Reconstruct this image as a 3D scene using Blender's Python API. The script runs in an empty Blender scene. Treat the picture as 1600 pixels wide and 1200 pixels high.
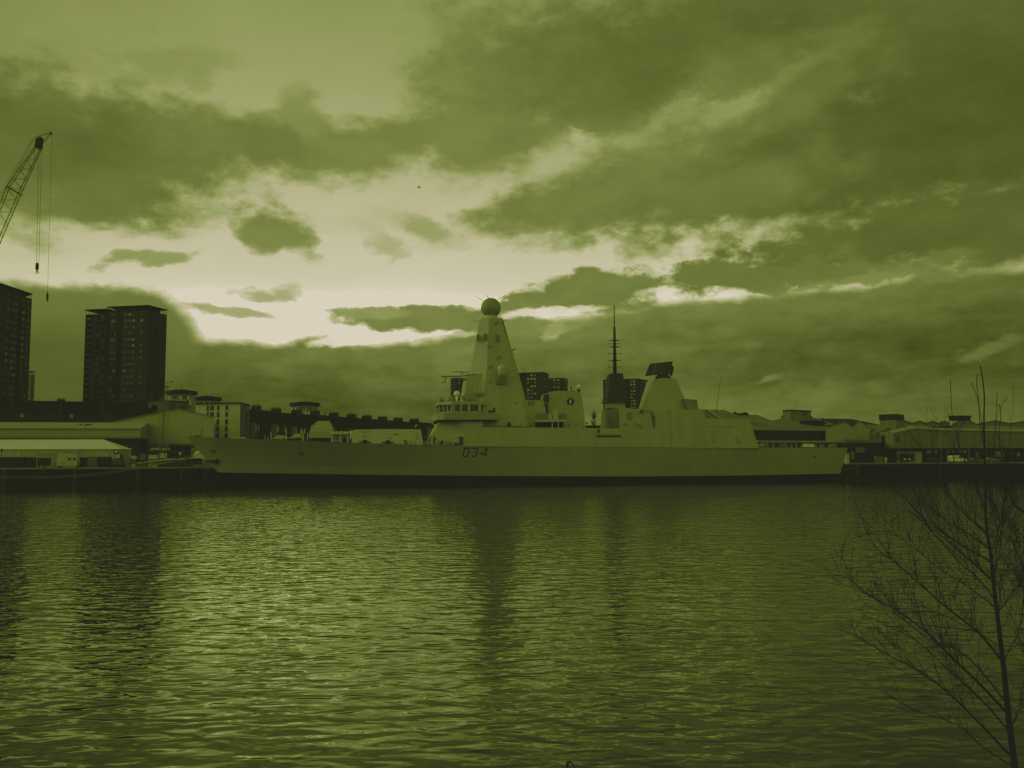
import bpy, bmesh, math, random
from mathutils import Vector, Matrix, Euler
R = math.radians
sc = bpy.context.scene
col = sc.collection
random.seed(7)

# ------------------------------------------------------------------ camera
CAMZ, FPX = 6.2, 1380.0
cam_d = bpy.data.cameras.new("camera"); cam = bpy.data.objects.new("camera", cam_d); col.objects.link(cam)
cam_d.sensor_width = 36.0; cam_d.lens = 36.0 * FPX / 1600.0
cam_d.clip_start = 0.1; cam_d.clip_end = 20000
PITCH, ROLL = math.atan(112 / FPX), math.atan(3.3 / 800)
CM = Matrix.Rotation(R(90) + PITCH, 3, 'X') @ Matrix.Rotation(-ROLL, 3, 'Z')
cam.matrix_world = Matrix.Translation((0, 0, CAMZ)) @ CM.to_4x4()
sc.camera = cam
C0 = Vector((0, 0, CAMZ))
def ray(px, py):
    return (CM @ Vector(((px - 800) / FPX, (600 - py) / FPX, -1.0)))
def at(px, py, Y):                      # a point of the photograph at depth Y
    d = ray(px, py); return C0 + d * (Y / d.y)
def plan(px, Y):                        # ground-plan position of a column of the photograph at depth Y
    p = at(px, 700, Y); return Vector((p.x, p.y))

# ------------------------------------------------------------------ film tone (olive toned print)
LUT = [(27,30,22),(34,38,24),(45,51,27),(60,68,28),(72,82,30),(90,99,43),(105,114,55),(121,130,68),(135,143,80),
       (152,158,100),(170,170,122),(186,182,142),(201,196,166),(217,208,188)]
def lin(c):
    c /= 255.0
    return c / 12.92 if c <= 0.04045 else ((c + 0.055) / 1.055) ** 2.4
TINT = (0.86, 1.0, 0.42)
LL = [tuple(lin(c) for c in r) for r in LUT]
YL = [0.2126*r[0] + 0.7152*r[1] + 0.0722*r[2] for r in LL]
sc.view_settings.view_transform = 'Standard'; sc.view_settings.look = 'None'
sc.view_settings.exposure = 0; sc.view_settings.gamma = 1
sc.view_settings.use_curve_mapping = True
cm = sc.view_settings.curve_mapping
for ch in range(3):
    cv = cm.curves[ch]
    pts = [((y - YL[0]) * TINT[ch], l[ch]) for y, l in zip(YL, LL)]
    pts.append((1.0, LL[-1][ch]))
    cv.points[0].location = pts[0]; cv.points[1].location = pts[-1]
    for p in pts[1:-1]: cv.points.new(*p)
    for p in cv.points: p.handle_type = 'VECTOR'
cm.update()

# ------------------------------------------------------------------ materials
def mat(name, a, rough=0.7, var=0.12, scale=0.6, metal=0.0, streak=0.0, bump=0.0, spec=0.35, fine=4.0):
    m = bpy.data.materials.new(name); m.use_nodes = True
    nt = m.node_tree; n = nt.nodes; L = nt.links; b = n['Principled BSDF']
    tc = n.new('ShaderNodeTexCoord')
    no = n.new('ShaderNodeTexNoise'); no.inputs['Scale'].default_value = scale; no.inputs['Detail'].default_value = 6
    L.new(tc.outputs['Object'], no.inputs['Vector'])
    mr = n.new('ShaderNodeMapRange'); mr.inputs[1].default_value = 0.3; mr.inputs[2].default_value = 0.7
    mr.inputs[3].default_value = a * (1 - var); mr.inputs[4].default_value = a * (1 + var)
    L.new(no.outputs['Fac'], mr.inputs[0]); out = mr.outputs[0]
    if streak:
        mp = n.new('ShaderNodeMapping'); mp.inputs['Scale'].default_value = (fine, fine, fine * 0.06)
        L.new(tc.outputs['Object'], mp.inputs[0])
        n2 = n.new('ShaderNodeTexNoise'); n2.inputs['Scale'].default_value = 1; n2.inputs['Detail'].default_value = 3
        L.new(mp.outputs[0], n2.inputs['Vector'])
        m2 = n.new('ShaderNodeMapRange'); m2.inputs[1].default_value = 0.35; m2.inputs[2].default_value = 0.65
        m2.inputs[3].default_value = 1 - streak; m2.inputs[4].default_value = 1 + streak * 0.5
        L.new(n2.outputs['Fac'], m2.inputs[0])
        mu = n.new('ShaderNodeMath'); mu.operation = 'MULTIPLY'
        L.new(out, mu.inputs[0]); L.new(m2.outputs[0], mu.inputs[1]); out = mu.outputs[0]
    cb = n.new('ShaderNodeCombineColor')
    for i in range(3): L.new(out, cb.inputs[i])
    L.new(cb.outputs[0], b.inputs['Base Color'])
    b.inputs['Roughness'].default_value = rough; b.inputs['Metallic'].default_value = metal
    b.inputs['Specular IOR Level'].default_value = spec
    if bump:
        bu = n.new('ShaderNodeBump'); bu.inputs['Strength'].default_value = bump; bu.inputs['Distance'].default_value = 0.05
        L.new(no.outputs['Fac'], bu.inputs['Height']); L.new(bu.outputs[0], b.inputs['Normal'])
    return m
M = dict(
  ship=mat('ship_grey_paint', .335, .55, .05, .12, streak=.06, fine=.5),
  shiplow=mat('hull_grey_paint', .31, .5, .09, .1, streak=.06, fine=.4),
  boot=mat('black_boot_paint', .006, .8, .2, .3, spec=.1),
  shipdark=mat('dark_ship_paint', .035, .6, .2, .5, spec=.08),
  shipmid=mat('mid_grey_ship_paint', .19, .6, .12, .4),
  shiplight=mat('pale_grey_ship_paint', .42, .5, .06, .3),
  deck=mat('deck_paint', .10, .8, .15, .4),
  white=mat('white_gloss_paint', .75, .35, .04, .5),
  radome=mat('radome_grey', .27, .6, .05, .4),
  blackg=mat('black_window_glass', .012, .12, .1, 1, spec=.5),
  mullion=mat('mullion_paint', .42, .5, .05, 1),
  asphalt=mat('quay_concrete', .10, .9, .3, .15, bump=.3, spec=.08),
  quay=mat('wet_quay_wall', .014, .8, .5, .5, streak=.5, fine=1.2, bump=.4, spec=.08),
  coping=mat('coping_stone', .22, .8, .25, .6, spec=.08),
  clad=mat('sheet_cladding', .30, .6, .06, .06, streak=.03, fine=1.4),
  clad2=mat('weathered_cladding', .16, .65, .15, .08, streak=.15, fine=1.2),
  cladroof=mat('cladding_roof', .15, .6, .12, .06, streak=.1, fine=1),
  tent=mat('white_tent_fabric', .62, .6, .05, .2),
  tentwall=mat('tent_wall_fabric', .36, .7, .08, .2, streak=.1, fine=1),
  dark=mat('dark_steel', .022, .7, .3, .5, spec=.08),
  dark2=mat('dark_cladding', .03, .8, .3, .2, streak=.2, fine=1, spec=.08),
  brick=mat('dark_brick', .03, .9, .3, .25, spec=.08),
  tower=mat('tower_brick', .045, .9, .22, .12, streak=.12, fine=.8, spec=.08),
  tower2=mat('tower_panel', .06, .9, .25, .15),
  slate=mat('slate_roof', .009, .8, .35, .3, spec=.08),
  render=mat('white_render', .50, .85, .10, .1, streak=.12, fine=.8),
  stone=mat('pale_stone', .28, .9, .2, .4),
  brown=mat('brick_block', .11, .9, .2, .3),
  winL=mat('bright_window', .45, .3, .5, .33, spec=.5),  # pale colour stands in for sky reflected in the glass
  winM=mat('grey_window', .20, .3, .6, .4, spec=.5),
  twinM=mat('dull_window', .085, .35, .6, .4, spec=.4),
  winD=mat('dark_window', .010, .15, .3, .5, spec=.3),
  grey=mat('grey_paint', .20, .6, .15, .6),
  pale=mat('pale_paint', .45, .6, .12, .6),
  mid=mat('middle_grey_paint', .12, .6, .25, .6),
  rope=mat('mooring_rope', .16, .9, .2, 3),
  crane=mat('crane_steel', .09, .6, .2, .5),
  bark=mat('wet_bark', .006, .9, .4, 8, bump=.5, spec=.08),
  glassroof=mat('roof_glazing', .035, .25, .3, .3, spec=.5),
  tyre=mat('tyre_rubber', .015, .9, .2, 4, spec=.08),
  soil=mat('bank_soil', .035, .95, .5, .8, bump=.8, spec=.08),
)

# ------------------------------------------------------------------ mesh builder
class MB:
    def __init__(s): s.v = []; s.f = []; s.smooth = set()
    def add(s, vs, fs, smooth=False):
        o = len(s.v); s.v += [Vector(p) for p in vs]
        for f in fs:
            if smooth: s.smooth.add(len(s.f))
            s.f.append([i + o for i in f])
        return s
    def hexa(s, a): return s.add(a, [(3,2,1,0),(4,5,6,7),(0,1,5,4),(1,2,6,5),(2,3,7,6),(3,0,4,7)])
    def box(s, c, d, rz=0, rx=0, ry=0):
        c = Vector(c); m = Euler((rx, ry, rz)).to_matrix(); x, y, z = d[0]/2, d[1]/2, d[2]/2
        return s.hexa([c + m @ Vector(p) for p in ((-x,-y,-z),(x,-y,-z),(x,y,-z),(-x,y,-z),(-x,-y,z),(x,-y,z),(x,y,z),(-x,y,z))])
    def prism(s, pl, z0, z1, top=None):
        n = len(pl); top = top or pl
        vs = [(p[0], p[1], z0) for p in pl] + [(p[0], p[1], z1) for p in top]
        return s.add(vs, [tuple(range(n-1, -1, -1)), tuple(range(n, 2*n))] + [(i, (i+1) % n, n + (i+1) % n, n + i) for i in range(n)])
    def extr(s, poly, vec):             # polygon of 3D points swept along vec
        n = len(poly); vec = Vector(vec)
        vs = [Vector(p) for p in poly] + [Vector(p) + vec for p in poly]
        return s.add(vs, [tuple(range(n-1, -1, -1)), tuple(range(n, 2*n))] + [(i, (i+1) % n, n + (i+1) % n, n + i) for i in range(n)])
    def tube(s, path, rad, n=6, cap=True):
        path = [Vector(p) for p in path]
        if not isinstance(rad, (list, tuple)): rad = [rad] * len(path)
        vs = []; fs = []
        for i, p in enumerate(path):
            d = (path[min(i+1, len(path)-1)] - path[max(i-1, 0)]).normalized()
            a = d.orthogonal().normalized() if i == 0 else (pa - d * pa.dot(d)).normalized()
            pa = a; b = d.cross(a)
            for k in range(n):
                t = 2*math.pi*k/n; vs.append(p + (a*math.cos(t) + b*math.sin(t)) * rad[i])
        for i in range(len(path)-1):
            for k in range(n): fs.append((i*n+k, i*n+(k+1) % n, (i+1)*n+(k+1) % n, (i+1)*n+k))
        if cap: fs += [tuple(range(n-1, -1, -1)), tuple(range((len(path)-1)*n, len(path)*n))]
        return s.add(vs, fs, n > 6)
    def sphere(s, c, r, seg=24, rings=14, sq=1.0):
        c = Vector(c); vs = [c + Vector((0,0,r*sq))]; fs = []
        for i in range(1, rings):
            t = math.pi*i/rings
            for k in range(seg):
                p = 2*math.pi*k/seg; vs.append(c + Vector((r*math.sin(t)*math.cos(p), r*math.sin(t)*math.sin(p), r*sq*math.cos(t))))
        vs.append(c - Vector((0,0,r*sq)))
        for k in range(seg): fs.append((0, 1+k, 1+(k+1) % seg))
        for i in range(rings-2):
            for k in range(seg): fs.append((1+i*seg+k, 1+(i+1)*seg+k, 1+(i+1)*seg+(k+1) % seg, 1+i*seg+(k+1) % seg))
        o = 1+(rings-2)*seg
        for k in range(seg): fs.append((o+k, len(vs)-1, o+(k+1) % seg))
        return s.add(vs, fs, True)
    def lathe(s, c, prof, n=20):
        c = Vector(c); vs = []; fs = []
        for r, z in prof:
            for k in range(n): vs.append(c + Vector((r*math.cos(2*math.pi*k/n), r*math.sin(2*math.pi*k/n), z)))
        for i in range(len(prof)-1):
            for k in range(n): fs.append((i*n+k, i*n+(k+1) % n, (i+1)*n+(k+1) % n, (i+1)*n+k))
        fs += [tuple(range(n-1, -1, -1)), tuple(range((len(prof)-1)*n, len(prof)*n))]
        return s.add(vs, fs, True)
    def build(s, name, m, parent=None, recalc=True):
        off = Vector(ORG.get(parent.name, (0,0,0))) if parent else Vector((0,0,0))
        me = bpy.data.meshes.new(name)
        me.from_pydata([v - off for v in s.v], [], s.f)
        for i in s.smooth: me.polygons[i].use_smooth = True
        if recalc:
            b = bmesh.new(); b.from_mesh(me); bmesh.ops.recalc_face_normals(b, faces=b.faces); b.to_mesh(me); b.free()
        me.materials.append(m)
        o = bpy.data.objects.new(name, me); col.objects.link(o)
        if parent: o.parent = parent; ORG[o.name] = off
        return o
ORG = {}
def thing(name, label, cat, loc=(0,0,0), group=None, local=False):
    o = bpy.data.objects.new(name, None); col.objects.link(o); o.location = loc
    o.empty_display_size = .5
    ORG[o.name] = (0,0,0) if local else tuple(loc)
    o['label'] = label; o['category'] = cat
    if group: o['group'] = group
    return o
def solo(o, label, cat, group=None):    # a thing that is one mesh: move its origin to its base
    vs = [v.co.copy() for v in o.data.vertices]
    c = Vector((sum(v.x for v in vs)/len(vs), sum(v.y for v in vs)/len(vs), min(v.z for v in vs)))
    o.data.transform(Matrix.Translation(-c)); o.location = c
    o['label'] = label; o['category'] = cat
    if group: o['group'] = group
    return o
def struct(name, mb, m):
    o = mb.build(name, m); o['kind'] = 'structure'; return o

# ------------------------------------------------------------------ SKY
w = bpy.data.worlds.new("World"); sc.world = w; w.use_nodes = True
nt = w.node_tree; nt.nodes.clear(); LK = nt.links
def nd(t, **k):
    n = nt.nodes.new(t)
    for a, b in k.items(): setattr(n, a, b)
    return n
def plug(s, v):
    if isinstance(v, (int, float)): s.default_value = v
    elif isinstance(v, (tuple, list)): s.default_value = v
    else: LK.new(v, s)
def mth(op, a, b=None, clamp=False):
    n = nd('ShaderNodeMath', operation=op, use_clamp=clamp); plug(n.inputs[0], a)
    if b is not None: plug(n.inputs[1], b)
    return n.outputs[0]
def vmth(op, a, b):
    n = nd('ShaderNodeVectorMath', operation=op); plug(n.inputs[0], a); plug(n.inputs[1], b); return n.outputs[0]
def mrange(v, a, b, c, d, kind='LINEAR'):
    n = nd('ShaderNodeMapRange', interpolation_type=kind); n.clamp = True
    for i, x in enumerate((v, a, b, c, d)): plug(n.inputs[i], x)
    return n.outputs[0]
def mixf(f, a, b):
    n = nd('ShaderNodeMix', data_type='FLOAT'); plug(n.inputs[0], f); plug(n.inputs[2], a); plug(n.inputs[3], b); return n.outputs[0]
def azel(px, py):
    d = ray(px, py).normalized(); return math.atan2(d.x, d.y), math.asin(d.z)
tc = nd('ShaderNodeTexCoord'); sx = nd('ShaderNodeSeparateXYZ'); LK.new(tc.outputs['Generated'], sx.inputs[0])
az = mth('ARCTAN2', sx.outputs[0], sx.outputs[1]); el = mth('ARCSINE', sx.outputs[2])
cx = nd('ShaderNodeCombineXYZ'); LK.new(az, cx.inputs[0]); LK.new(el, cx.inputs[1]); P = cx.outputs[0]
def noise(scale, det, rough=.55, loc=(0,0,0), vec=None):
    mp = nd('ShaderNodeMapping'); mp.inputs['Scale'].default_value = scale; mp.inputs['Location'].default_value = loc
    LK.new(vec or P, mp.inputs[0])
    n = nd('ShaderNodeTexNoise'); n.inputs['Scale'].default_value = 1; n.inputs['Detail'].default_value = det; n.inputs['Roughness'].default_value = rough
    LK.new(mp.outputs[0], n.inputs['Vector']); return n
w1 = noise((9, 17, 1), 5, .58, (3.1, 1.7, 0))
wv = vmth('MULTIPLY', vmth('SUBTRACT', w1.outputs['Color'], (.5, .5, .5)), (.12, .065, 0))
PW = vmth('ADD', P, wv)
w0 = noise((30, 50, 1), 5, .62, (7.3, 2.2, 0))
wb = vmth('MULTIPLY', vmth('SUBTRACT', w0.outputs['Color'], (.5, .5, .5)), (.03, .016, 0))
PB = vmth('ADD', P, wb)                                  # crisper warp for the cloud bank at the horizon
fine = mth('SUBTRACT', noise((13, 24, 1), 7, .58, (1.3, 5.5, 0)).outputs['Fac'], .5)
soft = mth('SUBTRACT', noise((5, 11, 1), 5, .5, (9.3, .4, 0)).outputs['Fac'], .5)
mixn = mth('ADD', fine, mth('MULTIPLY', mth('SUBTRACT', w0.outputs['Fac'], .5), 1.1))
strk = mth('SUBTRACT', noise((8, 40, 1), 6, .6, (2.2, 8.4, 0)).outputs['Fac'], .5)
def ey(py): return azel(800, py)[1]
# clear sky behind the clouds: brightness rises to the horizon
rmp = nd('ShaderNodeValToRGB')
E1 = 1.0
st = [(ey(712), .80), (ey(520), .83), (ey(470), .80), (ey(430), .765), (ey(380), .735), (ey(300), .69), (ey(220), .645), (ey(120), .60), (ey(0), .555), (.58, .45), (.70, .35), (.9, .30), (1.5, .36)]
cr = rmp.color_ramp; cr.interpolation = 'LINEAR'
while len(cr.elements) < len(st): cr.elements.new(.5)
for e, (p, v) in zip(cr.elements, st): e.position = max(0, min(1, p / 1.6)); e.color = (v, v, v, 1)
LK.new(mth('DIVIDE', el, 1.6), rmp.inputs[0])
tone = rmp.outputs[0]
# darker to the left and right of the opening
tone = mth('SUBTRACT', tone, mrange(mth('ABSOLUTE', mth('SUBTRACT', az, -.05)), .28, .75, 0, .13))
tone = mth('ADD', tone, mth('MULTIPLY', soft, .05))
def blob(px, py, rx, ry, rot, t, op=1.0, lo=.06, hi=.46, k=.55, vec=None, tk=.13):
    global tone
    a, e = azel(px, py)
    mp = nd('ShaderNodeMapping', vector_type='TEXTURE')
    mp.inputs['Location'].default_value = (a, e, 0); mp.inputs['Rotation'].default_value = (0, 0, R(rot))
    mp.inputs['Scale'].default_value = (rx / FPX, ry / FPX, 1); LK.new(vec or PW, mp.inputs[0])
    g = nd('ShaderNodeTexGradient', gradient_type='SPHERICAL'); LK.new(mp.outputs[0], g.inputs[0])
    d = mth('ADD', g.outputs['Fac'], mth('MULTIPLY', mixn, k))
    # noise must not create cloud where the blob is absent
    d = mth('MULTIPLY', d, mrange(g.outputs['Fac'], 0, .12, 0, 1))
    al = mth('MULTIPLY', mrange(d, lo, hi, 0, 1, 'SMOOTHSTEP'), op)
    tt = mth('ADD', mth('MULTIPLY', fine, tk), t)
    tone = mixf(al, tone, tt)
#      px    py    rx   ry  rot  tone
SM = dict(lo=.0, hi=.70, k=.75)          # soft torn edges
SH = dict(lo=.02, hi=.45, k=1.1)         # firmer edges
blob(270,  95, 130,  50, 10, .525, .7, 0, .8, 1.2)
blob( 40,  90, 200,  60,  0, .525, .5, 0, .8, 1.2)
blob(300, 120,  60,  20, 15, .54, .6, 0, .8, 1.2)
blob( 20, 235, 290, 135,  0, .435, .95, **SM)
blob(170, 240, 300, 120,  0, .43, 1, **SM)
blob(420, 226, 290,  70,  0, .455, 1, **SM)
blob(470, 180,  60,  45, 60, .52, .8, **SM)
blob(620, 214, 190,  50, 10, .48, 1, **SM)
blob(150, 308, 120,  52,  8, .435, 1, **SM)
blob( 70, 215, 260,  85,  0, .385, .85, 0, .9, .8)
blob(760, 165, 170, 130, 20, .485, .95, **SM)
blob(720,  60, 130, 100,  0, .515, .8, 0, .9, 1.0)
blob(880, 100, 270, 140,  0, .445, 1, **SM)
blob(1010,130, 250, 100, 15, .425, 1, **SM)
blob(790, 222, 170,  42,  6, .475, 1, **SM)
blob(1180, 60, 460, 140,  0, .39, 1, **SM)
blob(1480, 40, 420, 170,  0, .375, 1, **SM)
blob(990, 305, 300,  82,  8, .455, 1, **SM)
blob(850, 330, 165,  46,  2, .465, 1, **SM)
blob(1180,262, 320, 108, 18, .41, 1, **SM)
blob(1420,225, 420, 150, 14, .365, 1, **SM)
blob(1580,200, 300, 180,  0, .345, 1, **SM)
blob(1130,300, 240,  66, 10, .45, .8, **SM)
blob(1440,362, 320,  52,  5, .395, 1, **SH)
blob(1600,350, 280,  66,  0, .38, 1, **SM)
blob(1180,430, 205,  30,  3, .435, 1, **SH)
blob(1330,425, 190,  24,  3, .44, .8, **SH)
blob(925, 452, 132,  40,  6, .465, 1, **SH)
blob(820, 476, 120,  16,  8, .48, 1, **SH)
blob(432, 370,  84,  46,-12, .485, 1, .0, .72, 1.1)
blob(468, 386,  62,  34,-28, .49, .9, .0, .72, 1.1)
blob(650, 350, 130,  34, -8, .67, .8, **SM)
blob(660, 350,  66,  24,  0, .58, .8, .0, .7, 1.3)
blob(605, 383,  55,  24,-10, .63, .8, .0, .7, 1.3)
blob(545, 352,  90,  30,-10, .70, .8, .0, .7, 1.3)
blob(230, 404,  75,  16, 12, .57, 1, .0, .6, 1.0)
blob(165, 424,  34,   9, 12, .63, .8, .0, .7, 1.0)
blob(412, 452,  55,  14,  4, .61, .9, .0, .7, 1.0)
blob(345, 488, 120,  12,  2, .61, .9, .0, .6, 1.0)
blob(1060,200, 380,  95, 20, .465, .85, .0, .8, .7)
blob(1260,110, 240,  80, 25, .43, .8, .0, .9, .7)
blob(885, 243, 105,  42, 12, .655, .9, .0, .8, 1.6)      # the torn bright seam between the two masses
blob(1030,200, 120,  36, 24, .595, .8, .0, .9, 1.6)
blob(1130,180,  90,  24, 12, .585, .75, .0, .9, 1.6)
blob(1240,115,  80,  26, 36, .515, .55, .0, .9, 1.3)
# cloud bank over the horizon with a drawn top edge
fc = nd('ShaderNodeFloatCurve')
edge = [(-400,535),(0,535),(200,532),(300,527),(350,530),(430,534),(500,523),(545,532),(590,534),(640,528),
        (700,524),(760,510),(830,496),(900,490),(985,477),(1060,465),(1150,462),(1220,452),(1290,447),(1340,444),(1400,432),(1480,425),(1600,416),(2000,400)]
xs = []
for ex, eyy in edge:
    a, e = azel(ex, eyy); xs.append(((a + .9) / 1.8, e / .3))
xs.sort()
fm = fc.mapping; c0 = fm.curves[0]; c0.points[0].location = (0, xs[0][1]); c0.points[1].location = (1, xs[-1][1])
for p in xs: c0.points.new(*p)
for p in c0.points: p.handle_type = 'AUTO_CLAMPED'
fm.update()
sb = nd('ShaderNodeSeparateXYZ'); LK.new(PB, sb.inputs[0])
LK.new(mth('DIVIDE', mth('ADD', sb.outputs[0], .9), 1.8), fc.inputs['Value'])
dep = mth('SUBTRACT', mth('MULTIPLY', fc.outputs[0], .3), sb.outputs[1])      # depth below the edge, radians
bal = mrange(dep, -.002, .010, 0, 1, 'SMOOTHSTEP')
sd = mrange(az, -.36, .05, .44, .50)                   # bank brightness just under its edge
sd = mixf(mrange(az, .15, .5, 0, 1), sd, .44)
btone = mth('SUBTRACT', sd, mrange(dep, .0, .075, 0, .135))
btone = mth('ADD', btone, mth('ADD', mth('MULTIPLY', strk, .17), mth('MULTIPLY', mixn, .11)))
btone = mth('ADD', btone, mth('MULTIPLY', soft, .08))
btone = mth('ADD', btone, mrange(mth('MULTIPLY', mth('SUBTRACT', dep, .075), mrange(az, -.1, .15, 0, 1)), 0, .05, 0, .07))
tone = mixf(bal, tone, btone)
for hx_ in (-120,-30,60,130,190): blob(hx_, 535, 150, 112, 0, .445, 1, .21, .42, .16, PB, .06)
blob(212, 520, 86, 88, 0, .44, 1, .20, .46, .20, PB, .06)
blob(60, 590, 330, 125, 0, .35, .85, .05, .75, .3, PB, .06)
# thin clouds just above the bank, and small holes in it
blob(690, 500, 205,  25,  0, .48, 1, .0, .40, 1.0, PB)
blob(575, 490,  80,  12,  3, .55, .9, .04, .5, .6, PB)
blob(560, 530, 100,  11,  6, .80, .95, .05, .45, .5, PB)
blob(866, 517,  30,  15, 30, .64, .8, .05, .75, 1.4, PB)
blob(880, 512,  60,  10, 10, .54, .7, .05, .8, 1.4, PB)
blob(722, 523,  28,   6,  0, .66, .8, .05, .6, .5, PB)
blob(860, 487, 110,  10,  5, .80, .95, .05, .45, .5, PB)
blob(1545,546,  60,  13, 14, .475, .6, .0, .8, 1.3, PB)
blob(1197,594,  34,   8, 10, .50, .7, .0, .8, 1.3, PB)
blob(1100,540, 120,  14,  3, .47, .5, .0, .9, 1.3, PB)
blob(1280,612, 220,  18,  4, .44, .6, 0, .9, 1.3, PB)
# display tone to light
lum = mth('SUBTRACT', mth('POWER', mth('MAXIMUM', tone, .05), 2.25), .011)
lum = mth('MULTIPLY', lum, mrange(tone, .775, .84, 1.0, 1.7, 'SMOOTHSTEP'))   # the break in the cloud is brighter than the film can hold
# the half of the sky behind the camera: a daylight sky seen through thin cloud
SUN_EL, SUN_AZ = R(24), R(-78)          # azimuth from +Y, negative to the left
sky = nd('ShaderNodeTexSky', sky_type='NISHITA'); sky.sun_disc = False
sky.sun_elevation = SUN_EL; sky.sun_rotation = SUN_AZ; sky.air_density = 1; sky.dust_density = 3
bw = nd('ShaderNodeRGBToBW'); LK.new(sky.outputs[0], bw.inputs[0])
back = mth('MULTIPLY', mth('MINIMUM', mth('MULTIPLY', bw.outputs[0], .10), .60), mth('ADD', 1.0, mth('MULTIPLY', soft, .8)))
back = mth('MAXIMUM', back, .30)
fb = mrange(sx.outputs[1], -.35, .25, 1, 0, 'SMOOTHSTEP')
lum = mixf(fb, lum, back)
lum = mth('MAXIMUM', lum, .002)
tint = nd('ShaderNodeVectorMath', operation='SCALE'); tint.inputs[0].default_value = TINT; LK.new(lum, tint.inputs['Scale'])
bg = nd('ShaderNodeBackground'); LK.new(tint.outputs[0], bg.inputs['Color']); bg.inputs['Strength'].default_value = 1.0
wo = nd('ShaderNodeOutputWorld'); LK.new(bg.outputs[0], wo.inputs[0])

sun_d = bpy.data.lights.new("sun", 'SUN'); sun = bpy.data.objects.new("sun", sun_d); col.objects.link(sun)
sun_d.energy = 0.5; sun_d.angle = R(22); sun_d.color = TINT
sdir = Vector((math.sin(SUN_AZ)*math.cos(SUN_EL), math.cos(SUN_AZ)*math.cos(SUN_EL), math.sin(SUN_EL)))
sun.rotation_euler = sdir.to_track_quat('Z', 'Y').to_euler()

# ------------------------------------------------------------------ WATER, LAND
KY = 0.15                                # slope of the quay line
TH = math.atan(KY); AX = Vector((math.cos(TH), math.sin(TH), 0)); BX = Vector((-math.sin(TH), math.cos(TH), 0))
Z0 = 198.5; OC = Vector((0, Z0 + 10.4 / math.cos(TH), 0))
QZ = 3.78
Q0 = Vector((0, Z0 + 21.5, 0))           # a point of the quay face
def quayp(s, t, z): p = Q0 + AX * s + BX * t; return Vector((p.x, p.y, z))

wm = bpy.data.materials.new('river_water'); wm.use_nodes = True
n = wm.node_tree.nodes; L = wm.node_tree.links; b = n['Principled BSDF']
b.inputs['Base Color'].default_value = (.011, .011, .011, 1); b.inputs['Roughness'].default_value = .03
b.inputs['IOR'].default_value = 1.38; b.inputs['Specular IOR Level'].default_value = .5
tcw = n.new('ShaderNodeTexCoord')
def wn(scale, det, rough, rot=0, dist=0.0):
    mp = n.new('ShaderNodeMapping'); mp.inputs['Scale'].default_value = scale; mp.inputs['Rotation'].default_value = (0, 0, R(rot))
    L.new(tcw.outputs['Object'], mp.inputs[0])
    t = n.new('ShaderNodeTexNoise'); t.inputs['Scale'].default_value = 1; t.inputs['Detail'].default_value = det
    t.inputs['Roughness'].default_value = rough; t.inputs['Distortion'].default_value = dist
    L.new(mp.outputs[0], t.inputs['Vector']); return t.outputs['Fac']
def wm_(op, a, bb):
    m = n.new('ShaderNodeMath'); m.operation = op
    for i, x in enumerate((a, bb)):
        if isinstance(x, (int, float)): m.inputs[i].default_value = x
        else: L.new(x, m.inputs[i])
    return m.outputs[0]
h = wm_('MULTIPLY', wn((.80, 1.50, 1), 1.4, .45, 4, .5), .080)
h = wm_('ADD', h, wm_('MULTIPLY', wn((.22, .42, 1), 2, .5, -8, .3), .045))
h = wm_('ADD', h, wm_('MULTIPLY', wn((1.5, 3.2, 1), 1, .5, -7, .3), .012))
gust = wn((.012, .03, 1), 3, .5, 4)
gm = n.new('ShaderNodeMapRange'); gm.inputs[1].default_value = .35; gm.inputs[2].default_value = .65; gm.inputs[3].default_value = .75; gm.inputs[4].default_value = 1.2
L.new(gust, gm.inputs[0]); h = wm_('MULTIPLY', h, gm.outputs[0])
sp = n.new('ShaderNodeSeparateXYZ'); L.new(tcw.outputs['Object'], sp.inputs[0])
cal = n.new('ShaderNodeMapRange'); cal.interpolation_type = 'SMOOTHSTEP'      # calmer water in the lee of the ship and quay
cal.inputs[1].default_value = 130; cal.inputs[2].default_value = 178; cal.inputs[3].default_value = 1.0; cal.inputs[4].default_value = .30
L.new(wm_('SUBTRACT', sp.outputs[1], wm_('MULTIPLY', sp.outputs[0], .15)), cal.inputs[0]); h = wm_('MULTIPLY', h, cal.outputs[0])
bu = n.new('ShaderNodeBump'); bu.inputs['Strength'].default_value = 1.0; bu.inputs['Distance'].default_value = 1.0
L.new(h, bu.inputs['Height']); L.new(bu.outputs[0], b.inputs['Normal'])
mb = MB(); mb.add([(-3000, -20, 0), (3000, -20, 0), (3000, 900, 0), (-3000, 900, 0)], [(0, 1, 2, 3)])
struct('river_water', mb, wm)
mb = MB(); mb.add([quayp(-1500, 0.4, QZ), quayp(1500, 0.4, QZ), quayp(6000, 6000, QZ), quayp(-6000, 6000, QZ)], [(0, 1, 2, 3)])
struct('quay_ground', mb, M['asphalt'])
# near bank under the camera, outside the frame
mb = MB(); prof = [(-40, 4.6), (2.5, 4.5), (5, 3.4), (9, 1.6), (14, -1.2)]; vs = []; fs = []
rr = random.Random(3); NX = 60
for i in range(NX + 1):
    for j, (yy, zz) in enumerate(prof): vs.append((-60 + 2*i, yy, zz + (rr.uniform(-.15, .15) if j > 1 else 0)))
k = len(prof)
for i in range(NX):
    for j in range(k - 1): fs.append((i*k+j, (i+1)*k+j, (i+1)*k+j+1, i*k+j+1))
mb.add(vs, fs); struct('river_bank', mb, M['soil'])

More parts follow.
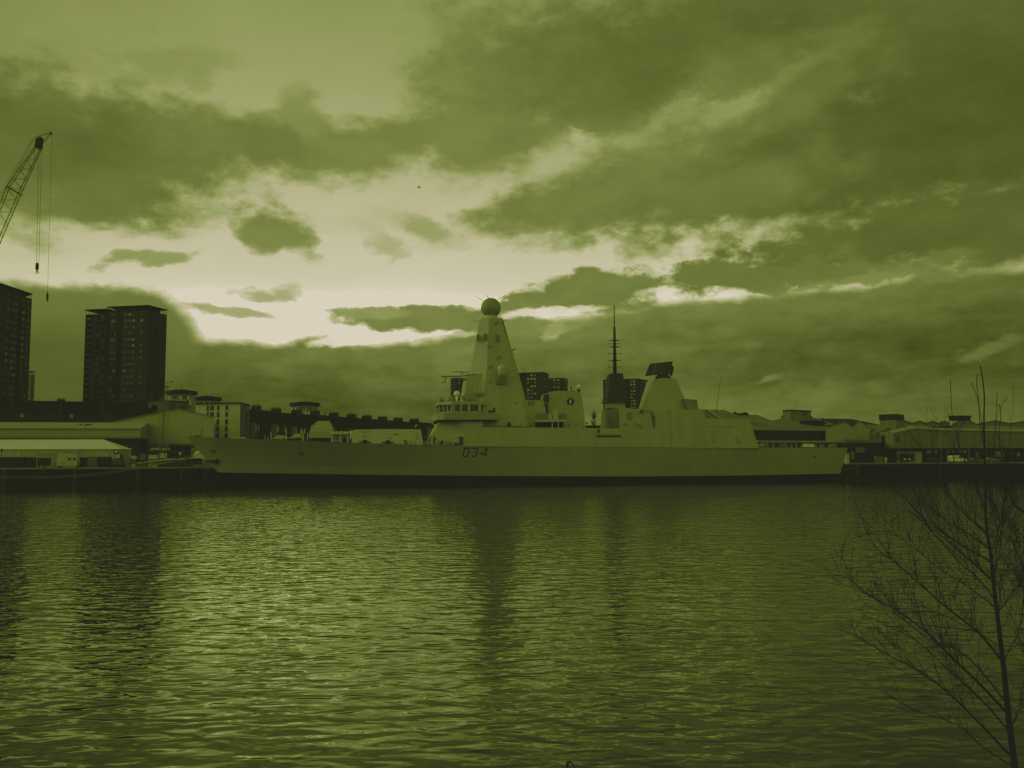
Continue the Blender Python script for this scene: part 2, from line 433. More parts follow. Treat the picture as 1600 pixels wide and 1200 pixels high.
sc.cycles.max_bounces = 4; sc.cycles.diffuse_bounces = 2; sc.cycles.glossy_bounces = 3; sc.cycles.transmission_bounces = 1
sc.cycles.caustics_reflective = False; sc.cycles.caustics_refractive = False
# ------------------------------------------------------------------ SHIP (local frame: s from bow to stern, t to the far side, z up from the water)
def S(px, py, t=0.0):
    d = ray(px, py); k = ((OC + BX * t - C0).dot(BX)) / d.dot(BX); p = C0 + d * k
    return Vector(((p - OC).dot(AX), t, p.z))
ship = thing('warship', 'long grey navy destroyer marked D34 with a tall pyramid mast, moored along the far quay', 'warship', (0,0,0), local=True)
ship.location = OC; ship.rotation_euler = (0, 0, TH)
def ip(x, xs, ys):
    if x <= xs[0]: return ys[0]
    for i in range(len(xs) - 1):
        if x <= xs[i+1]:
            f = (x - xs[i]) / (xs[i+1] - xs[i]); f2 = f
            return ys[i] + (ys[i+1] - ys[i]) * f2
    return ys[-1]
sTip = S(291, 681.7).x; sWl = S(341, 738).x; sEnd = S(1325, 699, -9).x; sEw = S(1313.5, 740, -8.2).x
LEN = sEnd - sTip
def hb_deck(f): return ip(f, [0, .012, .03, .07, .12, .20, .30, .42, .55, .80, .92, 1.0], [.12, 1.0, 2.2, 4.4, 6.3, 8.3, 9.6, 10.3, 10.6, 10.5, 9.9, 9.2])
def hb_wl(f): return ip(f, [0, .03, .08, .16, .26, .38, .50, .75, .92, 1.0], [.06, .8, 2.0, 3.9, 6.1, 8.2, 9.3, 9.2, 8.6, 8.0])
DECKPX = [(291,681.7),(340,683.6),(400,686),(460,688.4),(520,690.8),(580,692.6),(650,694.6),(720,696),(800,696.7),(900,697.2),(1000,697.8),(1100,698.4),(1185,699.2),(1250,699.4),(1325,699.2)]
BOTPX = [(341,738),(400,739.2),(520,741),(640,742.6),(800,743.8),(1000,744.3),(1150,743),(1250,741.2),(1313,740)]
def solve(px, py, hbf, s0, sl):          # point on the near side with half breadth hbf(f)
    t = -1.0
    for _ in range(8): p = S(px, py, t); t = -hbf((p.x - s0) / sl)
    return S(px, py, t)
dk = [solve(x, y, hb_deck, sTip, LEN) for x, y in DECKPX]
bt = [solve(x, y, hb_wl, sWl, sEw - sWl) for x, y in BOTPX]
dS = [p.x for p in dk]; dZ = [p.z for p in dk]; bS = [p.x for p in bt]; bZ = [p.z for p in bt]
def zdeck(s): return ip(s, dS, dZ)
NST = 64
def station(i):
    f = (i / NST) ** 1.25
    sd = dS[0] + (dS[-1] - dS[0]) * f; sb_ = bS[0] + (bS[-1] - bS[0]) * f
    zd, zb = ip(sd, dS, dZ), ip(sb_, bS, bZ)
    hd, hw = hb_deck(f), hb_wl(f)
    rows = []
    for q in (0, .25, .5, .75, 1):       # from the boot line up, slightly concave flare
        c = q ** (1.0 + .55 * max(0, 1 - f * 2.2))
        rows.append((sb_ + (sd - sb_) * (q ** .92 if f < .1 else q), hw + (hd - hw) * c, zb + (zd - zb) * q))
    return rows, (sb_, hw, zb)
ST = [station(i) for i in range(NST + 1)]
def hull_t(s, z):                        # near-side half breadth at s, z
    best = None
    for i in range(NST):
        r0, r1 = ST[i][0], ST[i+1][0]
        for j in range(4):
            a, b2 = r0[j], r0[j+1]
            if a[2] <= z <= b2[2] + .2:
                q = (z - a[2]) / (b2[2] - a[2]); c, d = r1[j], r1[j+1]
                sa = a[0] + (b2[0]-a[0])*q; sc_ = c[0] + (d[0]-c[0])*q
                if sa <= s <= sc_:
                    f = (s - sa) / (sc_ - sa); return (a[1]+(b2[1]-a[1])*q)*(1-f) + (c[1]+(d[1]-c[1])*q)*f
    return 10.0
mb = MB(); vs = []; fs = []; NR = 5
for rows, _ in ST:
    for s_, h_, z_ in rows: vs.append((s_, -h_, z_))
    for s_, h_, z_ in reversed(rows): vs.append((s_, h_, z_))
for i in range(NST):
    for k in range(2 * NR - 1): fs.append((i*2*NR+k, (i+1)*2*NR+k, (i+1)*2*NR+k+1, i*2*NR+k+1))
fs.append(tuple(range(2*NR))); fs.append(tuple(NST*2*NR + k for k in range(2*NR)))
mb.add(vs, fs, False); hull = mb.build('hull', M['shiplow'], ship)
for p in hull.data.polygons: p.use_smooth = False
mb = MB(); vs = []; fs = []
for _, (s_, h_, z_) in ST: vs += [(s_, -h_, z_), (s_ , -h_ * .985, -1.2), (s_, h_ * .985, -1.2), (s_, h_, z_)]
for i in range(NST):
    for k in range(3): fs.append((i*4+k, (i+1)*4+k, (i+1)*4+k+1, i*4+k+1))
fs += [(0,1,2,3), tuple(NST*4+k for k in range(4))]
mb.add(vs, fs); mb.build('boot_topping', M['boot'], ship)
def hpt(px, py, out=.03):                # a pixel of the photograph laid on the near hull side
    t = -9.0
    for _ in range(6): p = S(px, py, t); t = -(hull_t(p.x, p.z) + out)
    return S(px, py, t)
# pennant number: slanted strokes
def ribbon(mb, pts, wpx, out=.04):
    P2 = [Vector(p) for p in pts]
    for i in range(len(P2) - 1):
        a, b2 = P2[i], P2[i+1]; d = (b2 - a).normalized(); nrm = Vector((-d.y, d.x)) * wpx / 2; e = d * wpx * .35
        q = [a - e + nrm, b2 + e + nrm, b2 + e - nrm, a - e - nrm]
        mb.add([hpt(p.x, p.y, out + i * .003) for p in q], [(0, 1, 2, 3)])
pn = MB()
for pts in ([(725.2,700.8),(731.5,700.8),(733.3,702.2),(731.0,711.4),(729.0,713.0),(723.8,713.0),(725.6,700.8)],
            [(739.2,700.8),(745.8,700.8),(747.2,702.2),(746.2,705.4),(744.4,706.8),(740.6,706.9)], [(744.4,706.8),(745.6,708.2),(744.8,711.6),(742.8,713.0),(737.6,713.0)],
            [(757.8,713.2),(761.2,700.4),(751.2,709.6),(761.0,709.6)]):
    ribbon(pn, pts, 1.45)
pn.build('pennant_number', M['boot'], ship)
# hull fittings
def hull_disc(name, px, py, r, m, ring=None):
    c = hpt(px, py, .0); o = MB(); o.tube([c + Vector((0,.2,0)), c - Vector((0,.06,0))], r, 12); o.build(name, m, ship)
    if ring:
        o = MB(); pts = [c + Vector((ring*math.cos(a*math.pi/6), -.08, ring*math.sin(a*math.pi/6))) for a in range(13)]
        o.tube(pts, .09, 5, False); o.build(name + '_rim', M['dark'], ship)
hull_disc('fairlead', 334, 702.5, .30, M['shiplight'], .42)
hull_disc('fairlead', 470.3, 707, .26, M['shiplight'], .36)
hull_disc('scupper', 382, 730, .13, M['dark']); hull_disc('scupper', 931, 696.3 + 3.2, .16, M['dark']); hull_disc('scupper', 1272.5, 713.5, .25, M['dark'])
# bow anchor in its pocket
c = S(331, 720.5, -.9); mb = MB(); mb.box(c, (2.2,.5,.5)); mb.box(c + Vector((1.2,-.1,-.1)), (.5,.6,1.2)); mb.build('anchor', M['dark'], ship)

def loft(secs):
    o = MB(); n_ = len(secs[0]); vs = [p for s_ in secs for p in s_]
    fs = [tuple(range(n_-1,-1,-1)), tuple(range((len(secs)-1)*n_, len(secs)*n_))]
    for i in range(len(secs)-1):
        for k in range(n_): fs.append((i*n_+k, i*n_+(k+1)%n_, (i+1)*n_+(k+1)%n_, (i+1)*n_+k))
    return o.add(vs, fs)
# ---- superstructure blocks: near-side outline in photo pixels, sides tilt inboard
def blk(outline, hb0, slope=.14, zref=8.5):
    out = []
    for px, py in outline:
        t = -hb0
        for _ in range(6): p = S(px, py, t); t = -(hb0 - slope * (p.z - zref))
        out.append(S(px, py, t))
    return out
def block(name, outline, hb0, m, slope=.14, zref=8.5, parent=None, far=True):
    a = blk(outline, hb0, slope, zref); n_ = len(a); b2 = [Vector((p.x, -p.y, p.z)) for p in a]
    o = MB(); o.add(a + b2, [tuple(range(n_-1, -1, -1)), tuple(range(n_, 2*n_))] + [(i, (i+1) % n_, n_+(i+1) % n_, n_+i) for i in range(n_)])
    return o.build(name, m, parent or ship)
block('superstructure', [(727,697.5),(722,655.6),(753.5,655),(754.5,667),(840,668),(945,669.2),(1048,670.3),(1048,699)], 10.55, M['ship'])
def fsec(py, pts):
    a = [S(x, py, t) for x, t in pts]; z = a[0].z; a = [(p.x, p.y, z) for p in a]; return a + [(x, -y, z) for x, y, z in reversed(a)]
loft([fsec(697.5, [(727.2,-10.5),(664.5,-6.2)]), fsec(655.7, [(722.2,-9.62),(687.5,-6.0)])]).build('bridge_front', M['ship'], ship)
block('hangar', [(1048.5,699.5),(1048.5,640),(1097,639.2),(1104,653.6),(1171,655.2),(1186,700.3)], 10.50, M['ship'])
# recess panels on the hangar side
def plate(name, outline, hb0, m, out=.05, slope=.14, parent=None, zref=8.5):
    a = blk(outline, hb0, slope, zref); a = [p - Vector((0, out, 0)) for p in a]
    o = MB(); o.extr(a, (0, .1, 0)); return o.build(name, m, parent or ship)
for x, y in ((1112,679),(1115,690),(1151,685),(1153.5,690.5)):
    plate('vent', [(x-2.2,y-1.4),(x+2.2,y-1.4),(x+2.6,y+1.4),(x-1.8,y+1.4)], 10.5, M['shipmid'])
plate('panel_seam', [(1103,666),(1156,666.6),(1156,667.3),(1103,666.7)], 10.5, M['shipmid'], .03)
plate('side_window', [(933.6,671),(937,671),(937,676.6),(933.6,676.6)], 10.55, M['blackg'], .16)
plate('boat_bay_ledge', [(931,680.4),(969.5,680.4),(969.5,682.6),(934,682.6)], 10.55, M['dark'], .16)
plate('bay_door', [(928,671.2),(969.5,671.6),(969.5,679.6),(928,679.4)], 10.55, M['ship'], .09)
# aft radar tower
block('radar_tower', [(1009.5,641.5),(1020.5,593.5),(1034,590.8),(1056,591.3),(1077.5,641.5)], 3.5, M['ship'], .13, 17)
block('tower_base', [(1010,671),(1016,641.5),(1049,641),(1049,671)], 7.2, M['shipmid'], .10, 14)
block('tower_base_house', [(1025,671),(1024.5,641.2),(1049.3,641.0),(1049.3,671)], 9.4, M['ship'], .12, 14)
block('deckhouse', [(968,670.2),(966.5,637.4),(977.5,637.6),(1000,639),(1017.5,646.3),(1022,671)], 8.2, M['ship'], .10, 14)
block('upper_deckhouse', [(952,637.6),(951,629.2),(976.5,628.6),(977.3,637.8)], 2.2, M['ship'], .05, 14)
def front_pt(px, py, sf):                # the point of a ray on the athwartships plane s = sf
    d = ray(px, py); o_ = C0 - OC; k = (sf - o_.dot(AX)) / d.dot(AX); p = C0 + d*k - OC; return Vector((p.dot(AX), p.dot(BX), p.z))
def front_plate(name, outline, sf, m, parent=None):
    o = MB(); o.extr([front_pt(x, y, sf) for x, y in outline], (.06,0,0)); return o.build(name, m, parent or ship)
front_plate('deckhouse_front_shade', [(938,669),(941,640),(964.5,639),(965.5,669)], S(966.8,655,-8.1).x-.14, M['shipmid'])  # darker plate, puts the shade of the front face into its colour
plate('louvre', [(980,643.5),(987.5,643.5),(988,657),(980.5,657)], 8.2, M['shipmid'], .06, .10, None, 14)
block('equipment_house', [(1069,623.2),(1089,624.6),(1091.5,639.5),(1075,639.5)], 5.0, M['shipmid'], .05, 18)
# S1850 type slab radar
fr = [S(1007.8,587.4,-1.5), S(1047.5,583.5,-1.5), S(1051.4,564.3,.2), S(1015.4,568.3,.2)]
bk = [p + Vector((.5,1.5,.1)) for p in fr]
mb = MB(); mb.hexa([fr[0],fr[1],bk[1],bk[0],fr[3],fr[2],bk[2],bk[3]]); lr = mb.build('search_radar', M['shipdark'], ship)
mb = MB(); mb.extr([p + Vector((0,-.04,0)) for p in (S(1019.6,586.3,-1.5),S(1020.4,586.2,-1.5),S(1025.4,567.3,.2),S(1024.6,567.4,.2))], (0,.02,0)); mb.build('panel_joint', M['shipmid'], lr)
mb = MB(); mb.hexa([S(1046,586,-.4),S(1050,588,-.4),S(1050,588,1.2),S(1046,586,1.2),S(1049,569,-.2),S(1053,574,-.2),S(1053,574,1.2),S(1049,569,1.2)]); mb.build('radar_back_frame', M['dark'], lr)
mb = MB(); mb.lathe(S(1036, 592, 0), [(1.9,-.4),(1.9,.5),(1.4,.8),(1.3,1.4)], 16); mb.build('radar_pedestal', M['shipdark'], ship)
# funnel
block('funnel', [(855,669),(858.5,614.0),(861,611.8),(866,610.8),(884,610.8),(905,612.4),(908,614.5),(912,640),(915,669)], 6.2, M['ship'], .10, 12)
block('funnel_front_house', [(806,669),(811,624.5),(849,625.6),(852.5,640),(856,669)], 7.0, M['ship'], .12, 12)
front_plate('louvre', [(849.5,616.5),(857,615.5),(856,627),(848.5,628)], S(858,621,-6.2).x-.35, M['shipdark'])
front_plate('louvre', [(849,631),(856,631),(855,644),(848.5,644)], S(857,637,-6.2).x-.35, M['shipmid'])
plate('louvre', [(824.5,626),(835,626),(835,634),(824.5,634)], 7.0, M['shipmid'], .06, .12, None, 12)
t_ = -(6.2 - .10 * (S(891,627,-6).z - 12)) - .06
c = S(891.2, 627.4, t_)
mb = MB(); mb.tube([c + Vector((.72*math.cos(a*math.pi/10), -.05, .72*math.sin(a*math.pi/10))) for a in range(21)], .12, 6, False); em = mb.build('funnel_badge', M['dark'], ship)
mb = MB(); mb.tube([c + Vector((0,.1,0)), c + Vector((0,-.02,0))], .62, 16); mb.build('badge_field', M['shipdark'], em)
mb = MB(); mb.add([c + Vector((x,-.06,z)) for x, z in ((0,.62),(.25,.12),(.17,-.35),(0,-.6),(-.17,-.35),(-.25,.12))], [(0,1,2,3,4,5)]); mb.build('badge_device', M['white'], em)
mb = MB(); mb.tube([S(892,613,-2), S(893,604,-2)], .12, 6); mb.box(S(895.5,612,-2), (.9,.6,.25)); mb.build('funnel_lamp_post', M['shipdark'], ship)
# ---- main mast
def octo(pxl, pxr, py, hw, cf, ca):      # octagonal section: pixel span, half breadth, front and aft chamfer (m)
    a = S(pxl, py, 0); b2 = S(pxr, py, 0); s0, s1, z = a.x, b2.x, (a.z + b2.z) / 2
    return [(s0+cf,-hw,z),(s1-ca,-hw,z),(s1,-hw+ca,z),(s1,hw-ca,z),(s1-ca,hw,z),(s0+cf,hw,z),(s0,hw-cf,z),(s0,-hw+cf,z)]
mast = loft([octo(716,824,668,8.2,4.6,1.2), octo(722.5,817.5,636,6.9,3.9,1.0), octo(735.5,805.5,582,4.9,3.2,.9), octo(749.2,784.6,501,2.35,2.0,.7), octo(751.5,783,498.2,2.1,1.8,.7)]).build('main_mast', M['ship'], ship)
mb = MB(); mb.lathe(S(767,499.2,0), [(1.75,-.3),(1.75,.35),(1.45,.7),(1.4,1.1)], 24); mb.build('mast_collar', M['shiplight'], ship)
mb = MB(); mb.sphere(S(767,481,0), 2.36, 40, 24); rd = mb.build('main_radome', M['radome'], ship)
for a, b2 in (((755,470),(744,463.3)),((764,466),(758.5,460)),((777.5,467.5),(790.5,461)),((749,502.5),(736.5,500)),((785,501.5),(795.5,498.8))):
    mb = MB(); mb.tube([S(*a), S(*b2)], [.07,.04], 5); mb.build('rod_aerial', M['shiplight'], ship)
def mast_t(px, py):                      # half breadth of the mast at a height
    z = S(px, py, -5).z; zs = [S(767,668,-8).z, S(767,636,-7).z, S(767,582,-5).z, S(767,501,-2.3).z]
    return ip(z, zs, [8.2,6.9,4.9,2.35])
def mastbox(name, px, py, d, m, out=.15, dt=0):
    c = S(px, py, -mast_t(px, py) + dt - out); o = MB(); o.box(c, d); return o.build(name, m, ship)
for px, py, dt in ((747,527,1.6),(758,525.5,.55),(777.5,527,0),(788,527,1.2)):
    mastbox('mast_sensor', px, py, (.8,.5,1.1), M['shipmid'], .2, dt); mastbox('sensor_bracket', px, py + 5.4, (.8,.5,.2), M['shipmid'], .2, dt)
for px, py in ((764,540),(778.5,557.5),(766,572),(775,503)):
    mb = MB(); c = S(px, py, -mast_t(px,py) - .25); mb.tube([c + Vector((-.4,.1,-.25)), c + Vector((0,-.1,-.4)), c + Vector((.4,-.1,-.1)), c + Vector((.45,.1,.45))], .12, 6); mb.build('mast_light', M['shipmid'], ship)
mb = MB(); mb.tube([S(796,550,0), S(804.8,545,0)], .13, 6); mb.build('yard', M['shipdark'], ship)
mb = MB(); mb.lathe(S(785,587,-6.6), [(.9,-.2),(1.05,.6),(1.12,1.5),(1.05,2.0),(.8,2.35),(.4,2.55),(0.05,2.6)], 20); mb.build('satcom_radome', M['shiplight'], ship)
mb = MB(); mb.hexa([S(775,600,-6.2), S(790,600,-6.2), S(790,600,-4.5), S(775,600,-4.5), S(779,588,-7.3), S(792,588,-7.3), S(792,588,-4.5), S(779,588,-4.5)]); mb.build('radome_bracket', M['ship'], ship)
o = MB(); a = [S(x, y, -mast_t(x, y) - .12) for x, y in ((772.5,612.2),(783,596.3),(791.5,596.0),(787.5,612))]; o.extr(a, (0,.1,0)); o.build('mast_recess', M['shipdark'], ship)
for px, py in ((771,606),(766,598),(739,640),(783,637.5),(806,630)):
    mastbox('mast_vent', px, py, (.35,.2,.5), M['shipmid'], .1)
# yards, navigation radars left of the mast
mb = MB(); mb.tube([S(690,588.4,-3), S(720,587.8,-3), S(748,584,-3)], .16, 6); mb.tube([S(696,588.2,-3), S(695.5,597,-3)], .12, 6); mb.tube([S(690,597.4,-3), S(696,597.4,-3)], .1, 6); mb.tube([S(720,591,-3), S(740,594.5,-2.5)], .22, 6); mb.tube([S(738,580.5,0), S(754,586,0)], .22, 6); mb.build('yard', M['shipmid'], ship)
mb = MB(); mb.box(S(720.5,581.2,-3), (3.9,.35,.3)); mb.box(S(722,585,-3), (.5,.5,1.1)); mb.build('navigation_radar', M['shiplight'], ship)
mb = MB(); mb.hexa([S(724,592,-3.4), S(752,594,-3.4), S(752,594,1), S(724,592,1), S(733,586.5,-3.4), S(753,583,-3.4), S(753,583,1), S(733,586.5,1)]); mb.build('radar_platform', M['ship'], ship)
mb = MB(); mb.box(S(741.5,606.2,-6.6), (2.4,.3,.28)); mb.box(S(743,610,-6.6), (.6,.6,1.1)); mb.hexa([S(743,617,-6.6), S(754,617.5,-6.6), S(754,617.5,-4), S(743,617,-4), S(745,613,-6.9), S(756,613,-6.9), S(756,613,-4), S(745,613,-4)]); mb.build('navigation_radar', M['shiplight'], ship)
# foremast house behind the bridge (bridge tower between mast and bridge)
block('mast_house', [(722,640),(729,592),(752,583),(752,640)], 5.6, M['ship'], .16, 16)
# ---- bridge
def plan_block(name, pts, z0, z1, m, flare=0.0, parent=None):   # pts: (s,t) half plan on near side, mirrored
    full = pts + [(s_, -t) for s_, t in reversed(pts)]
    cxx = sum(p[0] for p in full) / len(full)
    top = [(cxx + (s_-cxx)*(1+flare), t*(1+flare)) for s_, t in full]
    o = MB(); o.prism(full, z0, z1, top); return o.build(name, m, parent or ship)
zb0 = S(730,656.4,-8).z; zb1 = S(730,645.6,-8).z; zw1 = S(730,632.5,-7).z; zr1 = S(730,627.5,-7).z; zw0 = S(730,643.0,-7).z
sA = S(683,650,-4).x; sB = S(697,650,-9).x; sC = S(778,650,-9.6).x
plan_block('bridge_wing', [(sC,-10.6),(S(694,650,-10).x,-10.6),(S(683.5,650,-9).x,-8.9),(S(683.5,650,-9).x-.4,-3.0)], zb0, zb1, M['ship'], .015)
plan_block('wing_underside_shade', [(sC-.3,-10.4),(S(694,650,-10).x+.1,-10.4),(S(683.5,650,-9).x+.2,-8.8),(S(683.5,650,-9).x-.1,-2.9)], zb0-.30, zb0-.01, M['dark'])  # near-black slab standing in for the shadow under the wing
sD = S(687,638,-5).x; sE = S(706,638,-8).x; sF = S(752,638,-8).x
hw_pts = [(sF,-8.0),(sE,-8.0),(sD,-5.0)]
br = plan_block('bridge', hw_pts, zb1 - .02, zw0, M['ship'])
plan_block('bridge_window_band', [(s_+.05, t*.985) for s_, t in hw_pts], zw0, zw1, M['blackg'])
plan_block('bridge_roof', [(sF+1.0,-8.25),(sE-.1,-8.3),(sD-.5,-5.3)], zw1, zr1, M['ship'], -.01)
for px in (709.3,720.3,732.6,749.5):
    x = S(px,638,-8).x; mb = MB(); mb.box((x,-8.03,(zw0+zw1)/2), (.30 if px < 730 else .5,.26,zw1-zw0)); mb.build('window_mullion', M['mullion'], ship)
for f in (0,.33,.66,1):
    x = sD+(sE-sD)*f; t = -5.0-3.0*f; mb = MB(); mb.box((x-.03,t-.04,(zw0+zw1)/2), (.26,.26,zw1-zw0)); mb.build('window_mullion', M['mullion'], ship)
mb = MB(); c = S(703.5,625,-4); mb.lathe(c - Vector((0,0,.6)), [(1.0,-.5),(1.0,.7),(.85,1.2),(.5,1.6),(.05,1.75)], 18); mb.build('satcom_radome', M['radome'], ship)
mb = MB(); mb.sphere(S(713.8,615.6,-6), .72, 24, 14); mb.lathe(S(713.8,627,-6), [(.35,-.3),(.25,.4),(.4,1.0)], 10); mb.build('white_radome', M['white'], ship)
mb = MB(); mb.sphere(S(904.3,605,-2), .62, 24, 14); mb.build('white_radome', M['white'], ship)
mb = MB(); mb.lathe(S(904.3,612.8,-2), [(.25,-.4),(.25,.3),(.55,.55)], 12); mb.build('radome_pedestal', M['shipdark'], ship)
mb = MB(); mb.tube([S(697,629,-5), S(695,616,-5)], .05, 4); mb.tube([S(688,630,-5), S(687,625,-5)], .08, 4); mb.build('whip_aerial', M['shipmid'], ship)
for px, py, d_ in ((735,624.5,(1.4,.6,.6)),(724,621.5,(.7,.6,.8)),(693,626.0,(.6,.5,.5)),(689.5,624.5,(.4,.4,.9))): mb = MB(); mb.box(S(px,py,-6), d_); mb.build('roof_locker', M['shipmid'], ship)
mb = MB(); mb.box(S(772,641,-8.8), (.5,.5,1.2)); mb.box(S(768,643,-8.6), (1.6,.6,.5)); mb.build('wing_pelorus', M['shipdark'], ship)
# recess under the wing
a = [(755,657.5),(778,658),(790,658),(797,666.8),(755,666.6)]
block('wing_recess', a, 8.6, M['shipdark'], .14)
mb = MB(); mb.box(S(752.5,661,-9.7), (.7,.3,1.3)); mb.build('wing_bracket', M['shiplight'], ship)
mb = MB(); mb.tube([S(778,656,-10), S(780.5,667,-9.8)], .12, 6); mb.build('wing_strut', M['shiplight'], ship)
mb = MB(); mb.box(S(795.5,663,-9.0), (.8,.5,.9)); mb.build('deck_locker', M['shipdark'], ship)
mb = MB(); mb.tube([S(785.2,502,-1.9), S(806.2,582,-4.2), S(818,636,-6.2)], [.16,.2,.24], 6); mb.build('mast_edge_shade', M['shipdark'], ship)  # dark tube added to draw the shade on the mast's aft edge
plate('wall_fitting', [(787,640),(789.5,640),(789.5,655),(787,655)], 7.0, M['shipmid'], .3)
# ---- gun turret (angular stealth gunhouse)
zt = zdeck(S(500,690,0).x)
def tq(px, py, t): return S(px, py, t)
g = MB()
lo_ = [(481.5,684),(518.5,684.5)]; 
near = [S(x, y, t) for x, y, t in ((481.8,684.0,-2.22),(483.6,674.5,-2.3),(486,667.5,-2.0),(497,657.8,-1.1),(514.5,657.6,-1.1),(519.6,668,-2.1),(518.6,676,-2.3),(518.2,684.0,-2.22))]
far = [Vector((p.x, -p.y, p.z)) for p in near]; nn = len(near)
g.add(near + far, [(i, (i+1)%nn, nn+(i+1)%nn, nn+i) for i in range(nn)] + [(0,1,6,7),(1,2,5,6),(2,3,4,5), (nn+0,nn+1,nn+6,nn+7),(nn+1,nn+2,nn+5,nn+6),(nn+2,nn+3,nn+4,nn+5)])
tur = g.build('gun_turret', M['ship'], ship)
mb = MB(); mb.lathe((S(500,686,0).x,0,zt-.1), [(1.7,0),(1.7,S(500,684.3,-1.9).z-zt+.15)], 24); mb.build('turret_ring', M['shipdark'], ship)
mb = MB(); mb.tube([S(500,670,1.8), S(500,668,1.8)+Vector((0,3.0,.1)), S(500,668,1.8)+Vector((0,6.2,.25))], [.3,.16,.12], 10); mb.build('gun_barrel', M['shiplight'], tur)
for x0, y0, x1, y1 in ((486,667.5,497,658.2),(514.6,658.0,519.6,668)):
    mb = MB(); mb.tube([S(x0,y0,-2.1), S(x1,y1,-1.15)], .1, 6); mb.build('turret_edge_rail', M['shiplight'], tur)
# ---- foredeck gear
def deckbox(name, x0, x1, y0, y1, t, d, m):
    a = S(x0, y1, t); b2 = S(x1, y0, t); o = MB(); o.box(((a.x+b2.x)/2, t, (a.z+b2.z)/2), (abs(b2.x-a.x), d, abs(b2.z-a.z))); return o.build(name, m, ship)
deckbox('jackstaff', 314.6, 316, 670, 684, 0, .2, M['shipdark']); deckbox('bow_chock', 302, 313, 680.6, 683, 0, .7, M['shipdark'])
mb = MB(); mb.tube([S(297.5,682,0), S(298.5,677,0)], .06, 5); mb.sphere(S(298.5,676.5,0), .18, 8, 6); mb.build('bow_light', M['shipmid'], ship)
deckbox('deck_locker', 359, 383.5, 683.3, 686, -1.2, 1.2, M['shiplight'])
def canopy(x0, xm, x1, yt, yb, t):
    o = MB(); a, m_, b2 = S(x0,yb,t), S(xm,yt,t), S(x1,yb-1,t)
    o.extr([a, m_, S(xm+6,yt+.3,t), b2], (0, 2.2, 0)); return o.build('canvas_cover', M['shiplight'], ship)
canopy(425, 434, 454, 680, 685.6, -2.6); canopy(452, 462, 470, 677.2, 684.5, -1.0)
for x, yt in ((423.5,674.5),(447.3,669.5),(472,671.5),(474.5,675),(418.5,683),(480.6,676)):
    o = MB(); o.tube([S(x,688.5,-3.2), S(x,yt,-3.2)], .1, 6); o.build('deck_post', M['shiplight'], ship)
# life raft rack
mb = MB()
for x in (519.5,532,543.5): mb.tube([S(x,692,-6.2), S(x,676,-6.2)], .2, 6)
mb.tube([S(518.5,676,-6.2), S(547,676,-6.2)], .14, 6); mb.tube([S(518.5,683,-6.2), S(547,683.4,-6.2)], .09, 6); mb.tube([S(518.5,688,-6.2), S(528,688,-6.2)], .14, 6)
rk = mb.build('raft_rack', M['shiplight'], ship)
for x in (521,526.5,534,541.5):
    c = S(x, 677.2, -6.2); o = MB(); o.tube([c + Vector((-.55,-.35,0)), c + Vector((.55,-.35,0))], .42, 14); o.build('liferaft_canister', M['shiplight'], rk)
# missile silo house
block('silo_house', [(549.5,693.5),(550,674.5),(553.5,671.2),(600,670.4),(657.5,670.8),(662,695.4)], 7.4, M['shiplight'], .18, 8.5)
mb = MB(); mb.hexa([S(547,686,-6.6), S(548.6,686,-6.6), S(548.6,686,-5), S(547,686,-5), S(546.5,673.5,-6.6), S(550.5,673.5,-6.6), S(550.5,673.5,-5), S(546.5,673.5,-5)]); mb.build('silo_end_post', M['white'], ship)
for x, y in ((570,690.2),(606,690.8)):
    c = S(x, y, -7.8); o = MB(); o.lathe(c - Vector((0,0,.5)), [(.5,0),(.42,.5),(.5,.9)], 12); o.box(c + Vector((0,0,-.1)), (2.6,.3,.25)); o.build('capstan', M['dark'], ship)
for x, y, w_ in ((569.5,674.8,1.8),(619,678.2,4.2),(569.5,681.6,1),(652,685,2),(650.5,679,1),(610,684,2.4),(576.5,674,1)):
    plate('silo_hatch', [(x-w_,y-.7),(x+w_,y-.7),(x+w_,y+.7),(x-w_,y+.7)], 7.4, M['shipmid'], .12, .18)
for x in (636,642,648):
    o = MB(); o.tube([S(x,694.5,-8.2), S(x,687.5,-8.2)], .06, 5); o.build('stanchion', M['shipdark'], ship)
mb = MB(); mb.tube([S(632,687,-8.0), S(634.5,694,-8.0)], .18, 6); mb.build('davit', M['shipdark'], ship)
mb = MB(); mb.tube([S(649,667.5,-5), S(650,664.5,-5), S(652.5,664.5,-5)], .15, 6); mb.build('vent_pipe', M['shiplight'], ship)
# clutter in front of the bridge
for x0, x1, y0, y1, mm in ((663,667.5,689,695,'shipmid'),(670,673,683,695,'shipmid'),(677.5,680,683,695,'shipdark'),(684,688.5,690,695,'shipmid'),(689,692.5,688.5,695,'shipdark'),
                       (696,707,690.6,695.6,'shipmid'),(717.8,722,682,695.6,'shipdark'),(722.5,725,687,695.6,'shipmid'),(710,716,692,695.6,'shipdark')):
    deckbox('deck_locker', x0, x1, y0, y1, -10.0, .5, M[mm])
mb = MB(); mb.tube([S(663,683.5,-9.6), S(672,682.6,-9.8), S(680,683,-10)], .07, 5); mb.tube([S(680,683,-10), S(684,688,-10), S(694,690.5,-10), S(707,686,-10), S(719,682.5,-10)], .06, 5); mb.build('guard_rail', M['shipmid'], ship)
